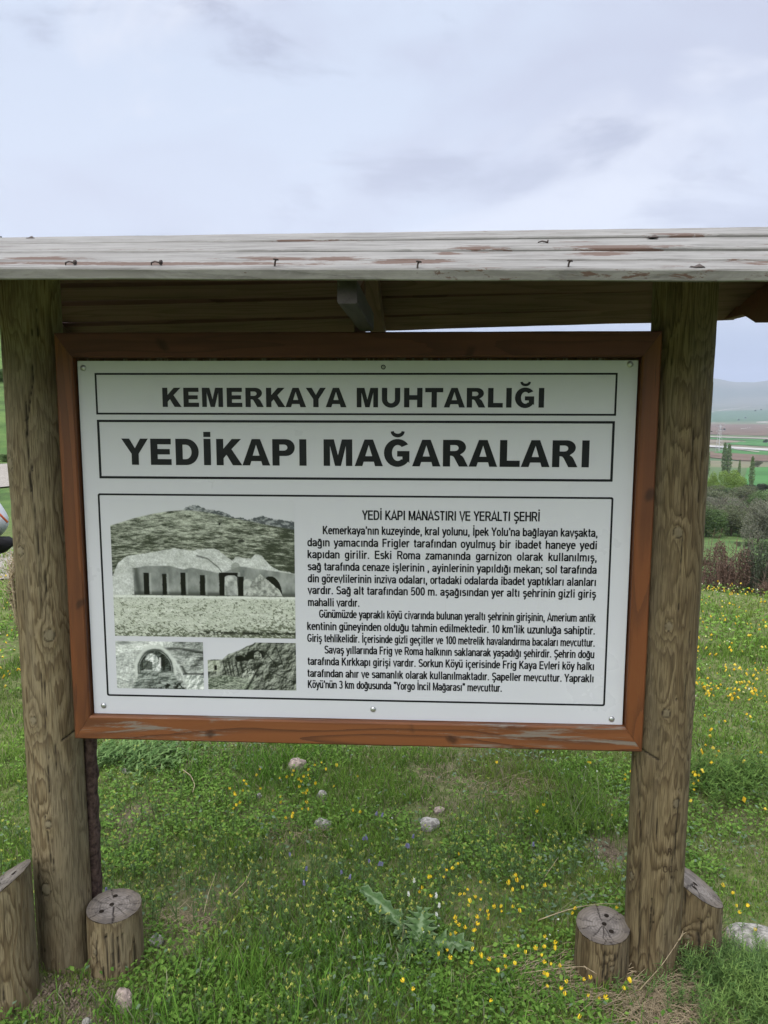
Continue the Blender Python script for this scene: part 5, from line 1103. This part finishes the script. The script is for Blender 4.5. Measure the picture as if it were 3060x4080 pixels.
feathery('feathery_weed', 1640, 2190, 150, .09, .13, 'feathery green weed in the bottom right corner', 2, (.09, .17, .04), (.22, .33, .09))
feathery('feathery_weed', 1500, 2100, 120, .035, .12, 'dark feathery weed hugging the outer right stump', 5, (.045, .09, .035), (.09, .15, .06))
feathery('feathery_weed', 1585, 1700, 170, .13, .12, 'dark bushy feathery weed in the turf to the right of the right post', 3, (.05, .11, .022), (.16, .26, .06), .003, (.02, .045), 18)
for i, (u, v) in enumerate([(250, 1640), (330, 1650)]): feathery('leafy_weed', u, v, 130, .10, .07, ['pale leafy weed right next to the left post below the frame', 'leafy weed a little right of the left post below the frame'][i], 10 + i, (.075, .15, .045), (.20, .31, .11), .006, (.02, .045), 9)

# ------------------------------------------------------------------ trees and shrubs
def crown_mesh(name, seed, blobs, leaf, cA, cB, per, dens_edge=.75):
    r = np.random.default_rng(seed); V = []; C = []
    for (cx_, cy_, cz_, rx, ry, rz) in blobs:
        d = r.normal(0, 1, (per, 3)); d /= np.linalg.norm(d, axis=1)[:, None]; rad = r.uniform(.35, 1.0, per) ** .5
        bump_ = .78 + .5 * fbm(d[:, 0] * 2.2 + seed, d[:, 1] * 2.2 + cx_, d[:, 2] * 2.2, seed, 3); P = np.array([cx_, cy_, cz_]) + d * rad[:, None] * bump_[:, None] * np.array([rx, ry, rz])
        a = r.normal(0, 1, (per, 3)); a /= np.linalg.norm(a, axis=1)[:, None]; b = np.cross(a, r.normal(0, 1, (per, 3))); b /= np.linalg.norm(b, axis=1)[:, None]; s = leaf * r.uniform(.5, 1.3, per)[:, None]
        V.append(np.stack([P - a * s * .5, P + b * s * .35, P + a * s * .5, P - b * s * .35], 1))
        q = (r.random(per) * .6 + .4 * fbm(P[:, 0] * 3 / rx, P[:, 1] * 3 / rx, P[:, 2] * 3 / rx, seed + 3, 2))[:, None]; C.append(np.repeat((np.array(cA) * (1 - q) + np.array(cB) * q)[:, None], 4, 1))
    V = np.concatenate(V); n = len(V); C = np.concatenate(C); F = (np.arange(n) * 4)[:, None] + np.arange(4)[None]
    return mesh_np(name, V.reshape(-1, 3), F, [M_LEAF], cols={'col': C.reshape(-1, 3)}, smooth=False)
def trunk_mesh(seed, h, r0, limbs=7, spread=.4, mat=M_BARK):
    rs = random.Random(seed); b = MB(); b.tube([(0, 0, -.08 * h), (.01 * h, 0, .25 * h), (.0, .01 * h, .55 * h), (.01 * h, 0, .9 * h)], [r0, r0 * .8, r0 * .5, r0 * .12], 7)
    for i in range(limbs):
        a = rs.uniform(0, 6.28); z = h * rs.uniform(.15, .6); l = h * spread * rs.uniform(.7, 1.2); p1 = (math.cos(a) * l * .5, math.sin(a) * l * .5, z + l * .5); p2 = (math.cos(a) * l, math.sin(a) * l, z + l * 1.1)
        b.tube([(0, 0, z), p1, p2], [r0 * .45, r0 * .3, r0 * .07], 5)
    return b.mesh('trunk', [mat])
def blobset(seed, kind):
    rs = random.Random(seed)
    if kind == 'poplar': return [(0, 0, .12 + .82 * i / 6, .085 * w, .085 * w, .10) for i, w in enumerate((.8, 1.1, 1.2, 1.1, 1.0, .8, .5))]
    if kind == 'conifer': return [(0, 0, .15 + .8 * i / 6, .24 * (1 - i / 7.5), .24 * (1 - i / 7.5), .09) for i in range(7)]
    if kind == 'shrub': return [(rs.uniform(-.35, .35), rs.uniform(-.35, .35), rs.uniform(.25, .7), rs.uniform(.18, .3), rs.uniform(.18, .3), rs.uniform(.16, .28)) for _ in range(9)]
    return [(rs.uniform(-.28, .28), rs.uniform(-.28, .28), rs.uniform(.18, .80), rs.uniform(.17, .27), rs.uniform(.17, .27), rs.uniform(.15, .23)) for _ in range(13)]
CR = {}; TR = {}
def kinds(key, kind, leaf, cA, cB, per, n=2, r0=.02, sp=.4, limbs=7):
    for i in range(n):
        CR[key, i] = crown_mesh('crown', hash((len(key), i, ord(key[0]))) % 97 + i, blobset(ord(key[0]) * 3 + ord(key[-1]) + i * 11, kind), leaf, cA, cB, per); TR[key, i] = trunk_mesh(i + len(key), 1.0, r0, limbs, sp)
kinds('olive', 'round', .038, (.085, .105, .058), (.165, .180, .105), 620, 3)
kinds('grey', 'round', .034, (.13, .135, .10), (.22, .22, .165), 480, 2, sp=.5, limbs=12)
kinds('green', 'round', .038, (.055, .095, .036), (.12, .175, .065), 620, 2)
kinds('lime', 'round', .045, (.14, .22, .045), (.23, .33, .08), 520, 2)
kinds('poplar', 'poplar', .03, (.11, .17, .07), (.18, .25, .10), 420, 1, .012, .1)
kinds('dark', 'round', .05, (.03, .045, .028), (.06, .08, .045), 420, 1)
kinds('conifer', 'conifer', .04, (.016, .030, .020), (.035, .055, .032), 300, 1, .02, .1)
def tree(name, key, var, u, vtop, D, wpx, label, cat='tree', group=None, h=None):
    """D: horizontal distance; height and width follow from how large it shows"""
    x, y = atD(u, D); g = G(x, y); dc = D * depthcos(u); ztop = CAM[2] + dc * (887.5 - vtop) / 1661; H = h or max(.5, ztop - g); e = empty(name, (x, y, g), label, cat, group, random.uniform(0, 6.28)); W = wpx * D / 1661
    e.scale = (1, 1, 1); sw = W / (.72 if key not in ('poplar', 'conifer') else (.15 if key == 'poplar' else .5))
    for n_, me in (('trunk', TR[key, var]), ('crown', CR[key, var])): o = link(n_, me, e); o.scale = (sw, sw, H * .98)
    return e
BELT = 'bushy trees of the thicket beyond the meadow'
rs_ = random.Random(5); belt = []
for D, vt, w, us in [(210, 1040, 44, range(1440, 1640, 26)), (165, 1052, 56, range(1400, 1760, 34)), (128, 1068, 60, range(1420, 1780, 36)), (104, 1088, 62, range(1400, 1780, 34))]:
    for u in us: belt.append((rs_.choice(['olive', 'olive', 'green', 'grey']), rs_.choice([0, 1]), u + rs_.uniform(-9, 9), vt + rs_.uniform(-9, 12), D * rs_.uniform(.93, 1.06), w * rs_.uniform(.8, 1.15)))
belt += [('grey', 0, 1594, 1064, 112, 40), ('grey', 1, 1655, 1068, 90, 62), ('green', 1, 1512, 1098, 96, 40)]
for i, (key, var, u, vt, D, w) in enumerate(belt):
    lab = {'olive': 'olive-green bushy tree in the thicket beyond the meadow', 'green': 'darker green bushy tree in the thicket beyond the meadow', 'grey': 'pale grey-green half-bare tree in the thicket beyond the meadow'}[key]
    lab += ', nearest row' if D < 118 else (', middle row' if D < 148 else (', far row' if D < 190 else ', farthest row below the lime-green trees'))
    tree('bushy_tree', key, var, u, vt, D, w, lab, group=BELT)
tree('lime_tree', 'lime', 0, 1547, 1008, 235, 20, 'small bright lime-green tree close beside the right post, left of the larger one')
tree('lime_tree', 'lime', 1, 1585, 1008, 230, 32, 'left one of the two large touching lime-green trees beside the green field', group='large lime trees')
tree('lime_tree', 'lime', 0, 1603, 1005, 238, 26, 'right one of the two large touching lime-green trees beside the green field', group='large lime trees')
tree('poplar', 'poplar', 0, 1571, 954, 430, 9, 'left one of two tall poplars side by side before the white road', group='poplars'); tree('poplar', 'poplar', 0, 1580, 957, 425, 11, 'right one of two tall poplars side by side before the white road', group='poplars')
tree('poplar', 'poplar', 0, 1534, 965, 400, 10, 'poplar standing close beside the right post', group='poplars'); tree('poplar', 'poplar', 0, 1633, 984, 330, 9, 'dark slender poplar at the left end of the bright green field', group='poplars'); tree('poplar', 'poplar', 0, 1605, 991, 360, 5, 'small thin poplar left of the dark slender one', group='poplars')
for i, (u, vt, D, w) in enumerate([(1537, 996, 300, 14), (1614, 1001, 310, 11), (1548, 1000, 290, 12), (1630, 1001, 300, 12), (1656, 998, 300, 16), (1660, 1008, 290, 16), (1645, 962, 520, 14), (1520, 1005, 280, 20), (1560, 1003, 280, 16), (1642, 1003, 285, 14)]):
    tree('dark_bush', 'dark' if i not in (6, 8) else 'olive', 0, u, vt, D, w, 'dark round bush in the hedge line between brown field and lime-green trees', 'bush', 'dark bushes of the hedge line', h=w * D / 1661 * 1.0)
tree('dark_bush', 'dark', 0, 1632, 1042, 190, 16, 'single dark round bush on the bright green field', 'bush', h=16 * 190 / 1661 * .9)
rs_ = random.Random(9)
for i in range(22):
    u = 1440 + 340 * rs_.random(); D = rs_.uniform(34, 84); w = rs_.uniform(10, 34)
    tree('meadow_bush', rs_.choice(['green', 'olive', 'olive']), i % 2, u, 1100, D, w, 'low rough bush dotted on the green slope between the brown shrubs and the thicket', 'bush', 'low bushes on the green slope', h=w * D / 1661 * rs_.uniform(.6, 1.0))
for u, v, w in [(1631, 889, 4), (1644, 886, 3), (1596, 909, 4), (1611, 904, 3), (1560, 929, 3), (1567, 929, 4), (1657, 957, 8), (1540, 934, 3)]:
    p = onground(u, v)
    if p is None: continue
    D = float(np.linalg.norm(p[:2] - CAM[:2])); tree('far_bush', 'dark', 0, u, v, D, w, 'tiny dark bush dotted on the far plain', 'bush', 'far bushes on the plain', h=w * D / 1661)
for u, D, w in [(0, 137, 24), (14, 136, 10), (25, 136, 13), (45, 139, 9), (66, 139, 7), (-30, 137, 26), (-60, 138, 22), (-100, 137, 26)]:
    tree('ridge_conifer', 'conifer', 0, u, 505, D, w, 'dark conifer on the hill crest above the left end of the roof', 'tree', 'conifers on the hill crest', h=w * D / 1661 * 1.15)
for u, D, w in [(-8, 42, 40), (14, 60, 30), (6, 24, 30), (-60, 30, 60), (-90, 70, 60), (20, 85, 20)]:
    tree('hillside_bush', 'green', 0, u, 800, D, w, 'low green bush on the hillside behind the left post', 'bush', 'bushes on the left hillside', h=w * D / 1661 * .55)
# transmission pylon seen faintly
b = MB(); ph = 24.0
for sx_, sy_ in ((-1, -1), (1, -1), (1, 1), (-1, 1)): b.tube([(sx_ * 2.2, sy_ * 2.2, 0), (sx_ * .5, sy_ * .5, ph)], .16, 4)
for z in np.linspace(2, ph - 1, 9): w = 2.2 - 1.7 * z / ph; b.tube([(-w, -w, z), (w, w, z + 2)], .08, 4); b.tube([(w, -w, z), (-w, w, z + 2)], .08, 4)
for z in (ph - 1, ph - 5): b.tube([(-5, 0, z), (5, 0, z)], .14, 4)
x, y = atD(1612 - 0, 760); x, y = atD(1558, 760); o = link('pylon', b.mesh('pylon', [M_STEEL], False)); o.location = (x, y, G(x, y)); o.rotation_euler = (0, 0, .5); tag(o, 'thin steel lattice pylon on the plain left of the two poplars', 'pylon')

# shrubs just over the edge of the slope on the right
def shrub(name, u, vtop, D, wpx, n, label, leaf, cA, cB, twigs, seed, tw_mat=M_BARK, depth=.8):
    x, y = atD(u, D); g = G(x, y); ztop = CAM[2] + D * depthcos(u) * (887.5 - vtop) / 1661; H = max(.3, ztop - g); W = wpx * D / 1661; e = empty(name, (x, y, g), label, 'shrub')
    rs = random.Random(seed); bl = [(rs.uniform(-.38, .38) * W, rs.uniform(-.35, .35) * W * depth, H * rs.uniform(.25, .82), W * rs.uniform(.13, .22), W * rs.uniform(.13, .22), H * rs.uniform(.10, .20)) for _ in range(16)]
    link('foliage', crown_mesh('foliage', seed, bl, leaf, cA, cB, n // 16), e); b = MB()
    for i in range(twigs):
        a = rs.uniform(0, 6.28); r1 = W * rs.uniform(.1, .48); zt = H * rs.uniform(.4, 1.0); p0 = (rs.uniform(-.1, .1) * W, rs.uniform(-.1, .1) * W, -.05)
        p1 = (p0[0] + math.cos(a) * r1 * .5, math.sin(a) * r1 * .5, zt * .55); p2 = (p0[0] + math.cos(a) * r1, math.sin(a) * r1, zt); b.tube([p0, p1, p2], [.008, .005, .0018], 4)
        for j in range(3): q = rs.uniform(.4, .95); c = tuple(p1[k_] + (p2[k_] - p1[k_]) * q for k_ in range(3)); b.tube([c, (c[0] + rs.gauss(0, .08), c[1] + rs.gauss(0, .08), c[2] + rs.uniform(.04, .16))], [.003, .001], 3)
    link('twigs', b.mesh('twigs', [tw_mat]), e)
M_TW2 = mat_plain('red_brown_twig', (.13, .085, .065), .9, .1, .3, 30)
RB = ((.095, .062, .048), (.175, .125, .095)); GG_ = ((.055, .070, .045), (.105, .125, .085))
shrub('bare_shrub', 1524, 1135, 11.3, 84, 9000, 'tall reddish-brown bare shrub just right of the right post at the slope edge', .022, *RB, 70, 1, M_TW2)
shrub('bare_shrub', 1594, 1165, 10.4, 84, 9000, 'lower reddish-brown bare shrub on the slope edge, right of the tall one', .022, *RB, 70, 2, M_TW2)
shrub('green_shrub', 1655, 1150, 10.6, 90, 8000, 'grey-green twiggy shrub at the right picture edge behind the flowery grass', .022, *GG_, 120, 3)
shrub('green_shrub', 1580, 1184, 14, 60, 6000, 'thin grey-green shrub behind the two brown ones', .026, *GG_, 60, 4)
shrub('bare_shrub', 1700, 1255, 9.2, 60, 4000, 'small rusty brown shrub at the right picture edge below the green one', .018, *RB, 80, 5, M_TW2)
shrub('bare_shrub', 1500, 1232, 10.0, 90, 5000, 'low brown tangle of twigs at the foot of the tall bare shrub', .018, *RB, 120, 6, M_TW2)
shrub('dry_bush', 12, 1195, 6.4, 40, 600, 'dry brown twiggy weed beside the gravel path at the left edge', .012, (.14, .11, .07), (.22, .18, .12), 60, 7, M_STRAW)

# ------------------------------------------------------------------ the person at the left edge
px_, py_ = -2.515, 1.95; pz_ = G(px_, py_)
person = empty('person', (px_, py_, pz_), 'person in light grey jacket with orange piping, elbow showing left of the left post', 'person')
def skin_mesh(name, nodes, edges_, radii, mat, sub=2):
    me = bpy.data.meshes.new(name); me.from_pydata(nodes, edges_, []); me.update(); o = bpy.data.objects.new(name, me); COL.objects.link(o)
    m = o.modifiers.new('s', 'SKIN'); 
    for i, r in enumerate(radii): me.skin_vertices[0].data[i].radius = (r if isinstance(r, tuple) else (r, r)); me.skin_vertices[0].data[i].use_root = (i == 0)
    s = o.modifiers.new('u', 'SUBSURF'); s.levels = sub; s.render_levels = sub
    dg = bpy.context.evaluated_depsgraph_get(); ev = o.evaluated_get(dg); m2 = bpy.data.meshes.new_from_object(ev); bpy.data.objects.remove(o); m2.name = name
    m2.materials.clear(); m2.materials.append(mat); m2.polygons.foreach_set('use_smooth', np.ones(len(m2.polygons), bool)); return m2
M_SKIN = mat_plain('skin', (.42, .26, .19), .5, .4, .05); M_JACK = mat_plain('light_grey_shell_jacket', (.47, .49, .53), .6, .35, .08, 14, .2); M_BLK = mat_plain('black_fleece', (.012, .012, .014), .8, .2)
M_PIPE = mat_plain('orange_piping', (.62, .13, .06), .6, .3, .05); M_TRS = mat_plain('dark_trousers', (.035, .038, .045), .85, .15, .2, 30); M_HAIR = mat_plain('dark_hair', (.02, .014, .01), .6, .4, .3, 90); M_BOOT = mat_plain('brown_boots', (.08, .05, .03), .7, .3)
if hasattr(bpy.types, 'SkinModifier') or True:
    def sk(name, nodes, ed, rad, mat, sub=2):
        me = bpy.data.meshes.new(name); me.from_pydata(nodes, ed, []); o = bpy.data.objects.new(name, me); COL.objects.link(o); o.modifiers.new('s', 'SKIN')
        if not me.skin_vertices:
            bm = bmesh.new(); bm.from_mesh(me); bm.verts.layers.skin.verify(); bm.to_mesh(me); bm.free()
        for i, r in enumerate(rad): me.skin_vertices[0].data[i].radius = (r, r) if not isinstance(r, tuple) else r; me.skin_vertices[0].data[i].use_root = (i == 0)
        s = o.modifiers.new('u', 'SUBSURF'); s.levels = sub; s.render_levels = sub
        bpy.context.view_layer.update(); dg = bpy.context.evaluated_depsgraph_get(); m2 = bpy.data.meshes.new_from_object(o.evaluated_get(dg)); bpy.data.objects.remove(o)
        m2.materials.clear(); m2.materials.append(mat); m2.polygons.foreach_set('use_smooth', np.ones(len(m2.polygons), bool)); return m2
    # facing +Y (towards the caves), hands at the waist; body one surface
    N = [(0,0,.95),(0,0,1.15),(0,0,1.38),(0,0,1.50),(0,.01,1.60),(0,.02,1.70), (-.10,0,.90),(-.11,.01,.50),(-.11,-.02,.09),(-.11,.13,.045), (.10,0,.90),(.11,.01,.50),(.11,-.02,.09),(.11,.13,.045),
         (.17,0,1.42),(.44,-.06,1.10),(.24,.14,1.00),(.16,.22,.98), (-.17,0,1.42),(-.265,-.03,1.10),(-.16,.18,1.02),(-.12,.24,1.01)]
    E_ = [(0,1),(1,2),(2,3),(3,4),(4,5),(0,6),(6,7),(7,8),(8,9),(0,10),(10,11),(11,12),(12,13),(2,14),(14,15),(15,16),(16,17),(2,18),(18,19),(19,20),(20,21)]
    Rr = [(.15,.11),(.135,.10),(.15,.10),.055,.085,.075, .085,.058,.042,.035, .085,.058,.042,.035, .06,.045,.032,.036, .06,.045,.032,.036]
    body = link('body', sk('body', N, E_, Rr, M_SKIN), person)
    for (hx, hy, hz, sg) in ((.12, .24, .99, -1), (-.12, .26, 1.01, 1)):
        b = MB()
        for f in range(4): o0 = np.array([hx + (f - 1.5) * .018, hy, hz]); b.tube([o0, o0 + (sg * .01, .035, -.008), o0 + (sg * .016, .055 - .006 * abs(f - 1.4), -.03)], [.0095, .0088, .0070], 7)
        b.tube([(hx - .03 * sg, hy - .03, hz + .01), (hx - .045 * sg, hy, hz + .012), (hx - .03 * sg, hy + .03, hz + .0)], [.011, .010, .008], 7); link('fingers', b.mesh('fingers', [M_SKIN]), person)
    link('trousers', sk('trousers', [(0,0,.98),(-.10,0,.88),(-.11,.01,.50),(-.11,-.02,.12),(.10,0,.88),(.11,.01,.50),(.11,-.02,.12)], [(0,1),(1,2),(2,3),(0,4),(4,5),(5,6)], [(.17,.13),.105,.075,.065,.105,.075,.065], M_TRS), person)
    jk = link('jacket', sk('jacket', [(0,0,.93),(0,0,1.15),(0,0,1.40),(0,0,1.49),(.18,0,1.41),(.445,-.06,1.105),(.25,.12,1.01),(-.18,0,1.41),(-.275,-.03,1.09),(-.17,.16,1.03)], [(0,1),(1,2),(2,3),(2,4),(4,5),(5,6),(2,7),(7,8),(8,9)], [(.205,.15),(.175,.13),(.175,.12),.075,.078,.066,.050,.078,.066,.050], M_JACK), person)
    b = MB()
    b.tube([(.20, -.06, 1.475), (.33, -.10, 1.335), (.445, -.125, 1.205), (.515, -.11, 1.12)], .006, 5)
    b.tube([(-.20, -.075, 1.44), (-.29, -.085, 1.26), (-.338, -.075, 1.10)], .006, 5)
    b.tube([(.19*math.cos(a), .145*math.sin(a), .86) for a in np.linspace(0, 6.28, 24)], .007, 5); link('piping', b.mesh('piping', [M_PIPE]), jk)
    b = MB()
    for i, (r_, z_) in enumerate(((.19, .93), (.245, .845), (.225, .80), (.175, .90))): b.add([(r_*math.cos(a), .76*r_*math.sin(a), z_) for a in np.linspace(0, 2*np.pi, 24, endpoint=False)], [])
    b.F = [[i*24+j, i*24+(j+1)%24, (i+1)*24+(j+1)%24, (i+1)*24+j] for i in range(3) for j in range(24)]; b.M = [0 if i == 0 else 1 for i in range(3) for j in range(24)]
    b.add([(.30, -.10, 1.03), (.47, -.10, 1.03), (.52, -.09, 1.0), (.45, -.09, .945), (.36, -.10, .98), (.30, -.03, 1.03), (.47, -.02, 1.03), (.52, -.03, 1.0), (.45, -.03, .945), (.36, -.03, .98)],
          [[0, 4, 3, 2, 1], [5, 6, 7, 8, 9], [0, 1, 6, 5], [1, 2, 7, 6], [2, 3, 8, 7], [3, 4, 9, 8], [4, 0, 5, 9]], 1)
    link('jacket_hem', b.mesh('jacket_hem', [M_JACK, M_BLK]), jk)
    V, Fs = dome(.105, .13, 20, 8); b = MB(); b.add([(x, y - .015, z + 1.685) for x, y, z in V], Fs); b.tube([(0, -.07, 1.71), (0, -.085, 1.64), (0, -.075, 1.58)], [.06, .06, .03], 10); link('hair', b.mesh('hair', [M_HAIR]), person)
    for sx_ in (-.032, .032): b = MB(); V, Fs = dome(.012, .008, 10, 4); b.add([(x + sx_, .088 + z, y + 1.665) for x, y, z in V], Fs); link('eye', b.mesh('eye', [M_BLK]), person)
    b = MB(); b.tube([(0, .09, 1.675), (0, .115, 1.645), (0, .105, 1.63)], [.008, .014, .012], 8); link('nose', b.mesh('nose', [M_SKIN]), person)
    b = MB(); b.tube([(-.025, .088, 1.60), (0, .096, 1.598), (.025, .088, 1.60)], [.003, .006, .003], 6); link('mouth', b.mesh('mouth', [mat_plain('lips', (.35, .14, .12), .5, .3, .05)]), person)
    for sx_ in (-1, 1): b = MB(); b.tube([(sx_*.085, .0, 1.67), (sx_*.098, -.005, 1.65), (sx_*.086, .0, 1.62)], [.008, .014, .008], 7); link('ear', b.mesh('ear', [M_SKIN]), person)
    for sx_ in (-.11, .11): b = MB(); b.tube([(sx_, -.05, .05), (sx_, .06, .05), (sx_, .19, .04), (sx_, .215, .04)], [.045, .05, .042, .02], 10); b.tube([(sx_, -.02, .04), (sx_, -.02, .17)], [.055, .058], 10); link('boot', b.mesh('boot', [M_BOOT]), person)
